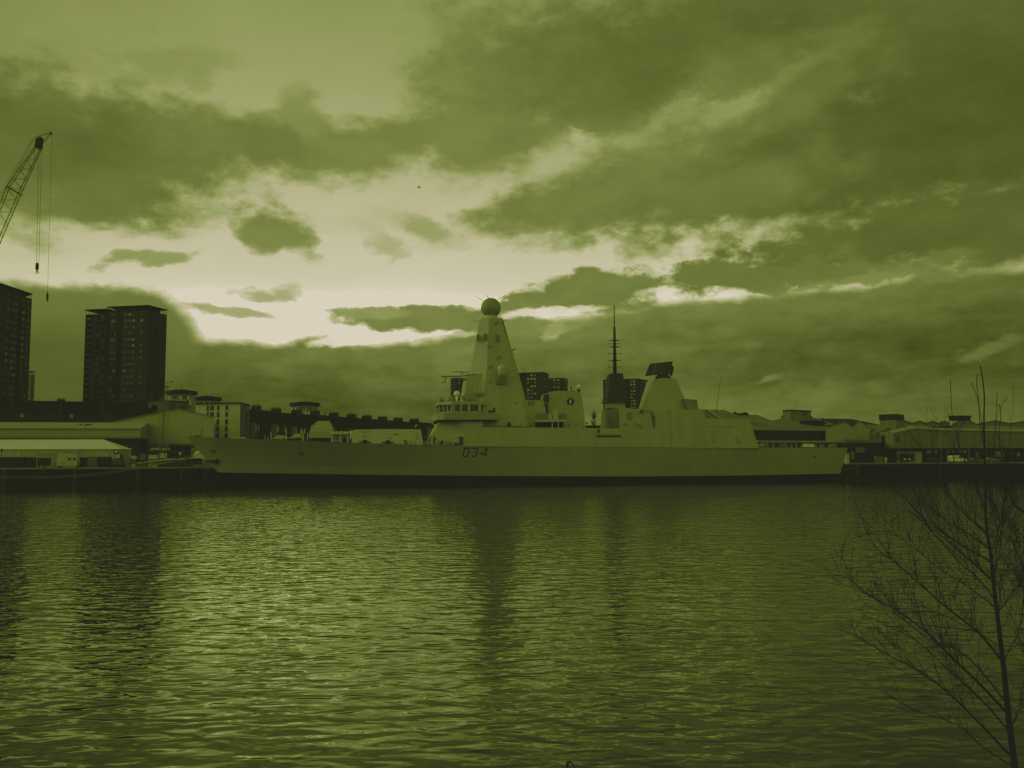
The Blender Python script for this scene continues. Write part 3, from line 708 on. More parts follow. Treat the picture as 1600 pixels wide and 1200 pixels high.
# ---- 30 mm gun platform
block('gun_platform', [(838.5,655.2),(885,655.2),(885,659),(838.5,659.4)], 9.9, M['shiplight'], 0)
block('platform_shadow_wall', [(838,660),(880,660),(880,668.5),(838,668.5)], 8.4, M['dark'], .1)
for x in (862,871.5): deckbox('platform_post', x, x+1.6, 659.4, 668.6, -9.6, .25, M['shiplight'])
deckbox('gun_screen', 839, 856.5, 645.6, 654.8, -8.0, 1.2, M['shipmid']); deckbox('gun_screen', 875, 884.5, 646.6, 654.8, -8.0, 1.2, M['shipmid'])
mb = MB(); mb.extr([S(x,y,-9.2) for x, y in ((864.5,654.5),(863,645),(866.5,641.6),(872.6,640),(873.5,641),(871,645),(871.5,654.5))], (0,1.4,0)); mb.extr([S(x,y,-9.3) for x, y in ((857.5,654.6),(857,648.5),(861,645.6),(863,654.6))], (0,1.2,0)); sg = mb.build('small_gun', M['pale'], ship)
for x, y in ((889,664),(900,665),(905,662),(911,667),(917,661),(994,662),(1000,664),(978,663),(966,663),(1003,668),(814,663),(830,663),(1043,643.5)):
    deckbox('wall_fitting', x-1.1, x+1.1, y-1.5, y+1.5, -8.9, .5, M['shipmid'])
for x in (1001,1004.5,1036): deckbox('wall_fitting', x-.8, x+.8, 640.5, 645.5, -8.6, .4, M['shipdark'])
# ---- after pole mast
def sqsec(x0, x1, y, hw): return [(S(x0,y,0).x,-hw,S(x0,y,0).z),(S(x1,y,0).x,-hw,S(x1,y,0).z),(S(x1,y,0).x,hw,S(x1,y,0).z),(S(x0,y,0).x,hw,S(x0,y,0).z)]
loft([sqsec(944.6,977.4,630,2.6), sqsec(950.6,970.8,586,1.5)]).build('after_mast_base', M['shipdark'], ship)
loft([sqsec(951.5,971.5,586,1.5), sqsec(953.2,969.2,584,1.3)]).build('after_mast_cap', M['shipdark'], ship)
mb = MB(); mb.tube([S(960.8,585,0), S(960.4,545,0), S(959.9,511,0)], [.46,.36,.26], 12); mb.tube([S(959.9,511,0), S(959.6,476.5,0)], [.14,.10], 8); pm = mb.build('after_pole_mast', M['shipdark'], ship)
for y, x0, x1, r_ in ((532,950.5,970,.13),(542.2,950.2,971,.13),(563.2,950.2,971.2,.12),(537,951.5,969,.06),(552.8,951,970,.06),(573.6,951,970.5,.06)):
    o = MB(); a, b2 = S(x0,y,0), S(x1,y,0)
    mm_ = (a+b2)/2; o.tube([a, mm_, b2], [.03, r_*1.5, .03], 6); o.tube([mm_+Vector((0,-1.1,0)), mm_+Vector((0,1.1,0))], r_*.8, 6)
    if r_ < .1:
        for p in (a, b2): o.tube([p + Vector((0,0,-.25)), p + Vector((0,0,.25))], .06, 5)
    o.build('cross_yard', M['shipdark'], pm)
# ---- flight deck: nets, canisters, covers
for i in range(22):
    x = 1190 + i*6.2; y0 = 699.5
    if 1252 < x < 1271: continue
    o = MB(); a = S(x, y0, -9.4); b2 = S(x - 1.5, 691.5, -9.6); o.tube([a, b2], .07, 5)
    if i % 2 == 0: o.add([S(x, 699, -9.4), S(x+3.6, 699, -9.4), S(x+2.6, 692.5, -9.5), S(x-.6, 692.5, -9.5)], [(0,1,2,3)])
    o.build('net_frame', M['shipdark'] if i % 3 else M['shipmid'], ship)
mb = MB(); mb.tube([S(1188,691.4,-9.6), S(1324,692,-8.8)], .08, 6); mb.build('deck_rail', M['shipmid'], ship)
deckbox('white_deck_box', 1253, 1261.3, 693.6, 698.6, -9.3, 1.4, M['white']); deckbox('white_deck_box', 1262, 1269.8, 693.8, 698.8, -9.3, 1.4, M['white'])
mb = MB(); c = S(1189.5,695.8,-9.2); mb.tube([c + Vector((-.6,0,0)), c + Vector((.6,0,0))], .45, 12); mb.build('liferaft_canister', M['shiplight'], ship)
for x0, x1, y0, y1 in ((1194,1199,692,699),(1205,1209,694,699),(1216,1222,693,699),(1236,1243,694,699),(1275,1286,695,699),(1296,1305,694,699)):
    deckbox('deck_machine', x0, x1, y0, y1, -6, 1.2, M['shipmid'])
o = MB(); a = S(1121, 655, -3); o.tube([a, S(1119.5,640,-3), S(1127,588,-3)], [.07,.06,.03], 5); o.build('whip_aerial', M['shipdark'], ship)
# ------------------------------------------------------------------ QUAY
def q_at(px, t=0.0):                     # ground-plan point on a line parallel to the quay edge, t metres inland
    d = ray(px, 715); p0 = Q0 + BX * t
    k = (p0 - C0).dot(BX) / d.dot(BX); p = C0 + d * k; return p
def q_s(px, t=0.0): return (q_at(px, t) - Q0).dot(AX)
def depth(px, t): return q_at(px, t).y
rw = thing('quay_wall', 'long black wet quay wall with a pale coping line running behind the warship', 'quay wall', quayp(0,0,0))
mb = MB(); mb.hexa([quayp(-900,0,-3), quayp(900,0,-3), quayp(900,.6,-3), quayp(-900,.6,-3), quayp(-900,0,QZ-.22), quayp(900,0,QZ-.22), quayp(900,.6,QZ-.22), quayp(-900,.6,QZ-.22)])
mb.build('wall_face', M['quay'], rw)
mb = MB(); mb.hexa([quayp(-900,-.08,QZ-.22), quayp(900,-.08,QZ-.22), quayp(900,.7,QZ-.22), quayp(-900,.7,QZ-.22), quayp(-900,-.08,QZ+.06), quayp(900,-.08,QZ+.06), quayp(900,.7,QZ+.06), quayp(-900,.7,QZ+.06)])
mb.build('coping', M['coping'], rw)
mb = MB(); mb.hexa([quayp(-900,-.12,.1), quayp(900,-.12,.1), quayp(900,.01,.1), quayp(-900,.01,.1), quayp(-900,-.12,.34), quayp(900,-.12,.34), quayp(900,.01,.34), quayp(-900,.01,.34)])
mb.build('tide_ledge', M['brick'], rw)
rr = random.Random(11)
for px in (8, 18, 62, 118, 138, 160, 216, 229, 246, 268, 285, 322, 1338, 1365, 1410, 1468, 1530, 1575):
    s_ = q_s(px); mb = MB()
    for dx in (-.25, .25): mb.tube([quayp(s_+dx,-.2,.3), quayp(s_+dx,-.2,QZ-.3)], .05, 4)
    for k in range(9): mb.tube([quayp(s_-.25,-.2,.5+k*.36), quayp(s_+.25,-.2,.5+k*.36)], .03, 4)
    mb.build('wall_ladder', M['mid'] if rr.random() < .5 else M['dark'], rw)
BOL = []
for i, px in enumerate((12, 70, 128, 172, 230, 256, 300, 1345, 1395, 1452, 1545)):
    p = quayp(q_s(px, .9), .9, QZ)
    if i == 0:
        mb = MB(); mb.lathe(p, [(.26,0),(.2,.12),(.18,.45),(.34,.5),(.34,.62),(.1,.7)], 12)
        bo = solo(mb.build('bollard', M['dark']), 'small black iron mooring bollard on the quay edge', 'bollard', 'mooring bollards on the quay edge')
    else:
        o = bo.copy(); col.objects.link(o); o.location = p

# ------------------------------------------------------------------ helpers for buildings
def win_mesh(name, w_, h_, m, dpt=.12):
    mb = MB(); mb.box((0,0,0), (w_, dpt*2, h_)); o = mb.build(name, m); me = o.data; bpy.data.objects.remove(o); return me
WM = {}
def put_window(root, p, ang, w_, h_, m, name='window', count=None):
    key = (round(w_,2), round(h_,2), m.name)
    if key not in WM: WM[key] = win_mesh(name, w_, h_, m)
    o = bpy.data.objects.new(name, WM[key]); col.objects.link(o); o.parent = root
    o.location = Vector(p) - Vector(ORG[root.name]); o.rotation_euler = (0, 0, ang); return o
def facade(root, p0, p1, z0, z1, us, nrow, w_, h_, mats, rng, skip=0.0, off=.05, limit=100, rest=None):
    """a grid of windows on the wall from plan point p0 to p1 (seen from outside, left to right)"""
    p0, p1 = Vector(p0), Vector(p1); d = (p1 - p0); ang = math.atan2(d.y, d.x); nrm = Vector((d.y, -d.x)).normalized()
    for r_ in range(nrow):
        z = z0 + (z1 - z0) * (r_ + .5) / nrow
        for u in us:
            if rng.random() < skip: continue
            p = p0 + d * u + nrm * off; m = rng.choice(mats)
            if root.get('_nw', 0) < limit: put_window(root, (p.x, p.y, z), ang, w_, h_, m); root['_nw'] = root.get('_nw', 0) + 1
            elif rest is not None: rest.box((p.x, p.y, z), (w_, .24, h_), rz=ang)
def zpix(px, py, Y): return at(px, py, Y).z
def tup(v): return (v[0], v[1])
def gable(pa, pb, back, z0, ze, zr):     # gabled hall: front wall pa->pb (plan), depth vector, eave and ridge height
    pa, pb, back = Vector(pa), Vector(pb), Vector(back); m_ = (pa + pb) / 2
    return [Vector((pa.x,pa.y,z0)), Vector((pb.x,pb.y,z0)), Vector((pb.x,pb.y,ze)), Vector((m_.x,m_.y,zr)), Vector((pa.x,pa.y,ze))], Vector((back.x, back.y, 0))

# ------------------------------------------------------------------ TOWER BLOCKS
def tower(label, pa, pc, pe, ztop, step=None, group='tower blocks on the skyline', m=None, cols_a=(), cols_b=(), rows=15, z_w0=None, wmats=None, seed=1, w_=1.5, h_=1.2, strips_a=(), parapet=True, prefix='tower_block', fl=2.72):
    a, c, e = plan(*pa), plan(*pc), plan(*pe); rng = random.Random(seed)
    d_ = a + (e - c)                     # the hidden fourth corner
    root = thing(prefix, label, 'tower block', (c.x, c.y, QZ), group); m = m or M['tower']
    zr = ztop - (2.4 if parapet else 0)
    mb = MB(); mb.prism([tup(a), tup(c), tup(e), tup(d_)], QZ, zr); mb.build('wall', m, root)
    if parapet:
        ins = lambda p, k: p + ((a + c + e + d_) / 4 - p).normalized() * k
        mb = MB(); mb.prism([tup(ins(p, -.25)) for p in (a,c,e,d_)], ztop-.45, ztop); mb.build('roof_slab', M['dark'], root)
        mb = MB(); mb.prism([tup(ins(p, 3.0)) for p in (a,c,e,d_)], zr, ztop-.46); mb.build('roof_house', M['dark2'], root)
        for p, q in ((a,c),(c,e)):
            n_ = max(3, int((q-p).length / 2.2))
            mb = MB()
            for k in range(n_+1):
                x = p + (q-p)*k/n_; x = ins(x, .3); mb.tube([(x.x,x.y,zr),(x.x,x.y,ztop-.4)], .09, 4)
            pi, qi = ins(p,.3), ins(q,.3); mb.tube([(pi.x,pi.y,zr+1.0),(qi.x,qi.y,zr+1.0)], .07, 4)
            mb.build('roof_rail', M['tower2'], root)
    for u0, u1 in strips_a:
        d = c - a; nrm = Vector((d.y, -d.x)).normalized()*.12; p, q = a + d*u0 + nrm, a + d*u1 + nrm; pi, qi = a + d*u0 - nrm, a + d*u1 - nrm
        mb = MB(); mb.prism([tup(p), tup(q), tup(qi), tup(pi)], QZ, zr-.3); mb.build('dark_bay', M['dark'], root)
    rest = MB(); z_w0 = z_w0 or QZ + 6; wmats = wmats or [M['winD']]*5 + [M['twinM']]*9 + [M['winM']]*2; rows = int((zr - QZ - 6) / fl)
    # windows seen from the photograph show on the top storeys: build those as single windows first
    def rows_down(p, q, us, off=.05):
        p, q = Vector(p), Vector(q); d = q-p; ang = math.atan2(d.y,d.x); nrm = Vector((d.y,-d.x)).normalized()
        for k in range(rows):
            z = zr - 1.6 - k * (zr - z_w0) / rows
            for u in us:
                x = p + d*u + nrm*off; mm = rng.choice(wmats)
                if root.get('_nw',0) < 100: put_window(root, (x.x,x.y,z), ang, w_, h_, mm); root['_nw'] = root.get('_nw',0)+1
                else: rest.box((x.x,x.y,z), (w_,.24,h_), rz=ang)
    return root, a, c, e, zr, rows_down, rest
def fin(root, rest, m):
    if rest.v: o = rest.build('window', m, root); o['kind'] = 'stuff'; o['label'] = 'remaining small windows of the facade'
    if '_nw' in root: del root['_nw']
# near left tower (cut by the frame)
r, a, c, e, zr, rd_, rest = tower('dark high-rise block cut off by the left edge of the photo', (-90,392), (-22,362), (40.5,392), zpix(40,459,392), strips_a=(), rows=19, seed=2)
rd_(c, e, (.38,.52,.60,.78,.90)); 
for u in (.66,.70):
    d = e-c; p = c+d*u; mb = MB(); mb.box((p.x,p.y,(QZ+zr)/2-2), (1.1,.5,zr-QZ-4), rz=math.atan2(d.y,d.x)); mb.build('dark_bay', M['dark'], r)
fin(r, rest, M['winM'])
# the full tower with its lower left wing
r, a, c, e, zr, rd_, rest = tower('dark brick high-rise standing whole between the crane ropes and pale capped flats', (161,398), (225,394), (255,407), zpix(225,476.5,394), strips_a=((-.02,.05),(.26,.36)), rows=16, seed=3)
rd_(a, c, (.14,.20,.46,.56,.66,.86)); rd_(c, e, (.18,.42,.56,.84), .3)
fin(r, rest, M['winD'])
aw, cw = plan(126.5,401), plan(162,398.5); dw = Vector((1.5, 14)); zw_ = zpix(140,491,400)
mb = MB(); mb.prism([tup(aw), tup(cw), tup(cw+dw), tup(aw+dw)], QZ, zw_); wg = mb.build('side_wing', M['tower'], r)
mb = MB(); mb.prism([tup(aw+Vector((-.3,-.3))), tup(cw+Vector((0,-.3))), tup(cw+dw), tup(aw+dw)], zw_+1.9, zw_+2.3); mb.build('roof_slab', M['dark'], wg)
mb = MB()
for k in range(8): x = aw+(cw-aw)*k/7; mb.tube([(x.x,x.y+.2,zw_),(x.x,x.y+.2,zw_+1.95)], .09, 4)
mb.build('roof_rail', M['tower2'], wg)
rng = random.Random(9)
for k in range(21):
    z = zw_ - 1.5 - k*2.72
    x = aw + (cw-aw)*.16; put_window(r, (x.x,x.y-.05,z-.5), math.atan2((cw-aw).y,(cw-aw).x), 2.1, .7, M['winM'] if k in (0,) else M['twinM'], 'balcony')
    x = aw + (cw-aw)*.17; put_window(r, (x.x,x.y-.02,z+.6), math.atan2((cw-aw).y,(cw-aw).x), 2.3, 1.3, M['winD'], 'window')
    for u in (.58,.80): x = aw+(cw-aw)*u; put_window(r, (x.x,x.y-.05,z), math.atan2((cw-aw).y,(cw-aw).x), 1.2, 1.2, rng.choice([M['winD'],M['winD'],M['twinM']]), 'window')
# far thin tower
r, a, c, e, zr, rd_, rest = tower('small pale high-rise seen between the two dark blocks on the left', (37,622), (44,618), (50,622), zpix(44,580,620), m=M['brown'], rows=12, seed=4, h_=1.3, w_=1.1)
rd_(a, c, (.3,.7)); rd_(c, e, (.3,.72)); fin(r, rest, M['winD'])
# towers behind the ship
WB = [M['winL']]*3 + [M['winM']]*3 + [M['winD']]  # pale panes carry the reflected sky in their colour
r, a, c, e, zr, rd_, rest = tower('narrow sliver of a dark high-rise showing left of the pyramid mast', (704,862), (711,855), (732,866), zpix(716,590.5,858), rows=12, seed=5, wmats=WB, parapet=False)
rd_(c, e, (.28,.60,.84)); fin(r, rest, M['winM'])
r, a, c, e, zr, rd_, rest = tower('dark high-rise with pale windows and a rooftop aerial right of the pyramid mast', (800,668), (850,660), (858,676), zpix(848,582.5,661), rows=13, seed=6, wmats=WB, parapet=False, strips_a=((.27,.42),))
rd_(a, c, (.05,.18,.52,.63,.73)); rd_(c, e, (.3,.7)); fin(r, rest, M['winM'])
mb = MB(); mb.prism([tup(a+Vector((-.3,-.3))), tup(c+Vector((.3,-.3))), tup(e+Vector((.3,0))), tup(a+(e-c))], zr+.01, zr+.5); mb.build('roof_slab', M['dark'], r)
p = plan(819,666); mb = MB(); mb.tube([(p.x,p.y,zr), (p.x,p.y,zr+5)], .16, 5); mb.build('roof_aerial', M['dark'], r)
r, a, c, e, zr, rd_, rest = tower('lower dark high-rise joined behind the funnel', (850,700), (880,694), (888,706), zpix(878,590.5,695), rows=13, seed=7, wmats=WB, parapet=False)
rd_(a, c, (.58,.78)); rd_(c, e, (.3,.7)); fin(r, rest, M['winM'])
r, a, c, e, zr, rd_, rest = tower('dark high-rise with rows of pale windows behind the black pole mast', (943.5,752), (998,742), (1014,760), zpix(998,592.6,743), rows=13, seed=8, wmats=WB, parapet=False, strips_a=((.62,.74),))
rd_(a, c, (.09,.60,.82,.90)); rd_(c, e, (.35,.7)); fin(r, rest, M['winM'])
mb = MB(); mb.prism([tup(a+Vector((-.3,-.3))), tup(c+Vector((.3,-.3))), tup(e+Vector((.3,0))), tup(a+(e-c))], zr+.01, zr+.5); mb.build('roof_slab', M['dark'], r)
# tall flats with dark overhanging caps on the left skyline
def capped(label, x0, x1, ytop, ycap, Y, seed):
    rng = random.Random(seed); a, b2 = plan(x0+1.5, Y), plan(x1-1.5, Y); wd = (b2-a).length; c_ = (a+b2)/2 + Vector((0, wd/2)); q = wd/2
    oc = lambda k: [(c_.x+q*k*math.cos(t), c_.y+q*k*math.sin(t)) for t in [math.pi/8 + i*math.pi/4 for i in range(8)]]
    root = thing('capped_tower', label, 'tower block', (c_.x, c_.y, QZ), 'pale flats with dark flat caps'); zt, zc = zpix((x0+x1)/2, ytop, Y), zpix((x0+x1)/2, ycap, Y)
    mb = MB(); mb.prism(oc(1.06), QZ, zc); mb.build('wall', M['stone'], root)
    mb = MB(); mb.prism(oc(1.25), zc, zc + (zt-zc)*.75); mb.build('roof_cap', M['dark'], root)
    mb = MB(); mb.prism(oc(.6), zc + (zt-zc)*.75, zt); mb.build('roof_house', M['dark2'], root)
    pts = oc(1.06)
    for i in (4,5,6):
        p, q2 = Vector(pts[i]), Vector(pts[(i+1) % 8]); d = q2-p; ang = math.atan2(d.y,d.x); nrm = Vector((d.y,-d.x)).normalized()*.05
        for u in (.2,.42,.64,.86):
            for k in range(4):
                x = p+d*u+nrm; put_window(root, (x.x,x.y,zc-2.2-k*3.0), ang, d.length*.13, 2.0, rng.choice([M['winD'],M['white'],M['winD'],M['winM']]))
    mb = MB(); mb.tube([(c_.x,c_.y,zt),(c_.x,c_.y,zt+2.5)], .15, 5); mb.build('roof_aerial', M['dark'], root)
capped('pale capped flats just right of the dark whole high-rise', 253, 295, 608, 615.5, 560, 1)
capped('pale capped flats above the white render flats on the left', 295, 335, 618, 625, 590, 2)
capped('pale capped flats rising behind the terrace of tenements', 450, 492, 627, 633.5, 600, 3)

# ------------------------------------------------------------------ LEFT BANK BUILDINGS
# long slate-roofed row
a, b2 = plan(-60,272), plan(229,292); d = (b2-a).normalized(); nb = Vector((-d.y, d.x))
zr_, ze_ = zpix(100,627.6,290), zpix(100,644.5,284)
row = thing('slate_roofed_row', 'long black slate-roofed row behind the pale shed at the left', 'terrace', (a.x,a.y,QZ))
mb = MB(); mb.prism([tup(a),tup(b2),tup(b2+nb*12),tup(a+nb*12)], QZ, ze_); mb.build('wall', M['brick'], row)
mb = MB(); A = [Vector((p.x,p.y,z)) for p, z in ((a-nb*.3,ze_),(a+nb*6,zr_),(a+nb*12.3,ze_))]; mb.extr(A, (b2-a).to_3d()); rf = mb.build('roof', M['slate'], row)
for px in (20, 93, 157, 219):
    p = a + d*(plan(px,288)-a).dot(d) + nb*6; mb = MB(); mb.box((p.x,p.y,zr_+.1), (2.3,.9,1.1), rz=math.atan2(d.y,d.x))
    for k in (-.7,0,.7): mb.lathe((p.x+k*d.x,p.y+k*d.y,zr_+.6), [(.16,0),(.13,.5)], 6)
    mb.build('chimney', M['brick'], rf)
    mb = MB(); q = p; mb.add([Vector((q.x-nb.x*6.3, q.y-nb.y*6.3, ze_+.15)), Vector((q.x-nb.x*6.3, q.y-nb.y*6.3, ze_+.15))+d.to_3d()*.5, Vector((q.x,q.y,zr_+.15))+d.to_3d()*.5, Vector((q.x,q.y,zr_+.15))], [(0,1,2,3)]); mb.build('skew', M['brick'], rf)
rng = random.Random(4)
for px in (36, 110): p = a + d*(plan(px,283)-a).dot(d) - nb*.05; put_window(row, (p.x,p.y,ze_-1.2), math.atan2(d.y,d.x), .9, 1.2, M['winM'])
# long pale shed in front
a, b2 = plan(-60,236), plan(219,246); d = (b2-a).normalized(); nb = Vector((-d.y,d.x))
sh = thing('long_shed', 'long low shed, pale cladding over a dark ground floor, behind the white tent', 'shed', (a.x,a.y,QZ))
z0_, z1_, z2_ = zpix(100,684.5,241), zpix(100,669.3,241), zpix(100,660.0,252)
mb = MB(); mb.prism([tup(a+nb*.4),tup(b2+nb*.4),tup(b2+nb*14),tup(a+nb*14)], QZ, z0_); mb.build('ground_floor_wall', M['dark2'], sh)
mb = MB(); mb.prism([tup(a),tup(b2),tup(b2+nb*14),tup(a+nb*14)], z0_, z1_); mb.build('wall', M['clad'], sh)
mb = MB(); A = [Vector((p.x,p.y,z)) for p, z in ((a-nb*.25,z1_+.01),(a+nb*11,z2_),(a+nb*14,z1_+.01))]; q = (b2-a).to_3d(); mb.extr(A, q); mb.build('roof', M['clad'], sh)
mb = MB(); mb.prism([tup(a-nb*.3),tup(b2-nb*.3),tup(b2-nb*.02),tup(a-nb*.02)], z1_-.25, z1_+.05); mb.build('gutter', M['shipmid'], sh)
mb = MB(); mb.prism([tup(a-nb*.2),tup(b2-nb*.2),tup(b2-nb*.02),tup(a-nb*.02)], z0_-.1, z0_+.45); mb.build('fascia_strip', M['shipmid'], sh)
# big gabled shed
pk = at(277,639.3,252); a, b2 = plan(172,262), plan(333.5,250); 
ga = thing('gabled_shed', 'big pale sheet-clad shed with a broad blank gable facing the river, behind the ship bow', 'shed', (a.x,a.y,QZ))
zl, zr2 = zpix(185,658,260), zpix(333,652.2,250); d = (b2-a); pk2 = a + d * ((plan(277,254)-a).dot(d)/d.dot(d)); zpk = zpix(277,639.3,254)
front = [Vector((a.x,a.y,QZ)), Vector((b2.x,b2.y,QZ)), Vector((b2.x,b2.y,zr2)), Vector((pk2.x,pk2.y,zpk)), Vector((a.x,a.y,zl-.4))]
bk = plan(331,306)-plan(333.5,250)
mb = MB(); mb.extr(front, bk.to_3d()); mb.build('wall', M['clad'], ga)
mb = MB(); up = Vector((0,0,.25)); nf = -Vector((-d.y,d.x)).normalized().to_3d()*.3
A = [front[4]+nf+up*.2, front[3]+nf+up*.2, front[2]+nf+up*.2, front[2]+nf+up, front[3]+nf+up, front[4]+nf+up]; mb.extr(A, bk.to_3d()); mb.build('roof', M['cladroof'], ga)
mb = MB(); mb.extr([front[0]+nf*.3+Vector((0,0,0)), front[1]+nf*.3, front[1]+nf*.3+Vector((0,0,zpix(250,693,256)-QZ)), front[0]+nf*.3+Vector((0,0,zpix(250,693,256)-QZ))], -nf*.2); mb.build('plinth_wall', M['clad2'], ga)
# lattice stair tower in front of the gable
p = plan(256,240); zt = zpix(256,620,240)
lt = thing('scaffold_tower', 'slim lattice scaffold tower standing in front of the blank gable', 'scaffold', (p.x,p.y,QZ))
for dx in (-1.05,.95):
    for dy in (-.8,.8): mb = MB(); mb.tube([(p.x+dx,p.y+dy,QZ),(p.x+dx,p.y+dy,zt)], .06, 5); mb.build('upright', M['grey'], lt)
mb = MB(); k = 0; z = QZ + .5
while z < zt - .6:
    for dy in (-.8,.8): mb.tube([(p.x-1.05,p.y+dy,z),(p.x+.95,p.y+dy,z)], .04, 4)
    s1, s2 = ((-1.05,.95) if k % 2 else (.95,-1.05)); mb.tube([(p.x+s1,p.y-.8,z),(p.x+s2,p.y-.8,z+.95)], .035, 4); z += .95; k += 1
mb.build('lattice', M['grey'], lt)
mb = MB(); mb.tube([(p.x-.3,p.y,QZ),(p.x-.3,p.y,zt-1)], .16, 6); mb.build('rising_pipe', M['crane'], lt)
# rooftop aerial on the dark tower side
p = at(262,607,330); ae = thing('rooftop_aerial', 'thin television aerial with three arrays beside the dark high-rise', 'aerial', (p.x,p.y,zpix(262,627,330)))
mb = MB(); b0 = at(261,628,330); mb.tube([b0, at(261,597,330)], .10, 5); mb.build('aerial_mast', M['dark'], ae)
for x0,y0,x1,y1 in ((252,596,257.5,595.6),(264.5,597.5,270,596.3),(250,604.7,265.5,604.5)): mb = MB(); mb.tube([at(x0,y0,330), at(x1,y1,330)], .16, 5); mb.tube([at((x0+x1)/2,(y0+y1)/2,330), at(261,(y0+y1)/2+1.5,330)], .06, 4); mb.build('aerial_array', M['dark'], ae)
# brick block behind the gable
a, c, e = plan(230,300), plan(249,296), plan(293,306); 
bb = thing('brick_block', 'flat-roofed brown brick block peeping over the blank gable', 'building', (c.x,c.y,QZ)); zt = zpix(249,626.5,296)
mb = MB(); mb.prism([tup(a),tup(c),tup(e),tup(a+(e-c))], QZ, zt); mb.build('wall', M['brown'], bb)
mb = MB(); mb.prism([tup(a+Vector((-.3,-.3))),tup(c+Vector((0,-.4))),tup(e+Vector((.3,-.3))),tup(a+(e-c)+Vector((0,.3)))], zt, zt+.35); mb.build('roof_slab', M['dark2'], bb)
for px, Y in ((239.5,297.5),(264,299),(283.5,303.3)): 
    q = plan(px,Y-.15); put_window(bb, (q.x,q.y,zt-1.9), 0.1 if px > 249 else -.35, 2.3, 1.5, M['winD'])
# white rendered flats
a, c, e = plan(305,288), plan(374,284), plan(388.5,297); zt = zpix(374,630.6,284)
wf = thing('white_flats', 'white rendered five-storey flats with small dark windows and a darker side', 'flats', (c.x,c.y,QZ))
mb = MB(); mb.prism([tup(a),tup(c),tup(e),tup(a+(e-c))], QZ, zt); mb.build('wall', M['render'], wf)
d = e-c; nr = Vector((d.y,-d.x)).normalized()*.06; mb = MB(); mb.prism([tup(c+nr*2+d*.01),tup(e+nr*2),tup(e+nr*.2),tup(c+nr*.2+d*.01)], QZ, zt-.05); mb.build('side_wall', M['brown'], wf)  # side wall in a darker colour than the front
mb = MB(); mb.prism([tup(a+Vector((-.4,-.4))),tup(c+Vector((.2,-.5))),tup(e+Vector((.4,-.2))),tup(a+(e-c)+Vector((-.3,.3)))], zt, zt+.4); mb.build('cornice', M['dark'], wf)
for j, y in enumerate((636.8,647.2,658.8,669.5,680.2)):
    z = zpix(350,y,285)
    for px, ww in ((323.2,.75),(330,1.25),(339.6,.85),(353,.85)):
        q = plan(px, 288 - (px-305)/69*4 - .05); f_ = put_window(wf, (q.x,q.y,z), math.atan2((c-a).y,(c-a).x), ww, 1.45, M['winD'])
        o = MB(); o.box((q.x,q.y-.02,z-.82), (ww+.35,.34,.14), rz=math.atan2((c-a).y,(c-a).x)); o.build('sill', M['stone'], wf)
    q = c + d*.62; put_window(wf, (q.x+nr.x*2.4,q.y+nr.y*2.4,z), math.atan2(d.y,d.x), 1.3, 1.5, M['winD'])
# receding terrace of tenements
P0, P1 = plan(388,302), plan(702,470); D_ = P1-P0; dT = D_.normalized(); nT = Vector((-dT.y,dT.x)); angT = math.atan2(dT.y,dT.x)
def on_line(px):
    d = ray(px,700); d2 = Vector((d.x,d.y)); m_ = Matrix(((d2.x,-D_.x),(d2.y,-D_.y))); s_ = m_.inverted() @ P0; return P0 + D_*s_[1]
bd = [388,418,449,480,509,538,565,589,613,637,662,690]
chy = {388:633.5,418:636,449:640,480:642,509:643.6,538:646,565:648,589:649.8,613:651.5,637:653.2,662:654.5}
desc = ['nearest dark tenement beside the white flats, two pale bay windows','second dark tenement from the white flats, one tall pale bay window','third dark tenement, under the pale capped flats','fourth dark tenement, partly behind the gun turret',
        'dark tenement rising directly behind the gun turret','dark tenement behind the liferaft rack','dark tenement over the left end of the silo house','dark tenement over the middle of the silo house','dark tenement over the right half of the silo house','dark tenement over the right end of the silo house','last dark tenement before the warship bridge']
rng = random.Random(21)
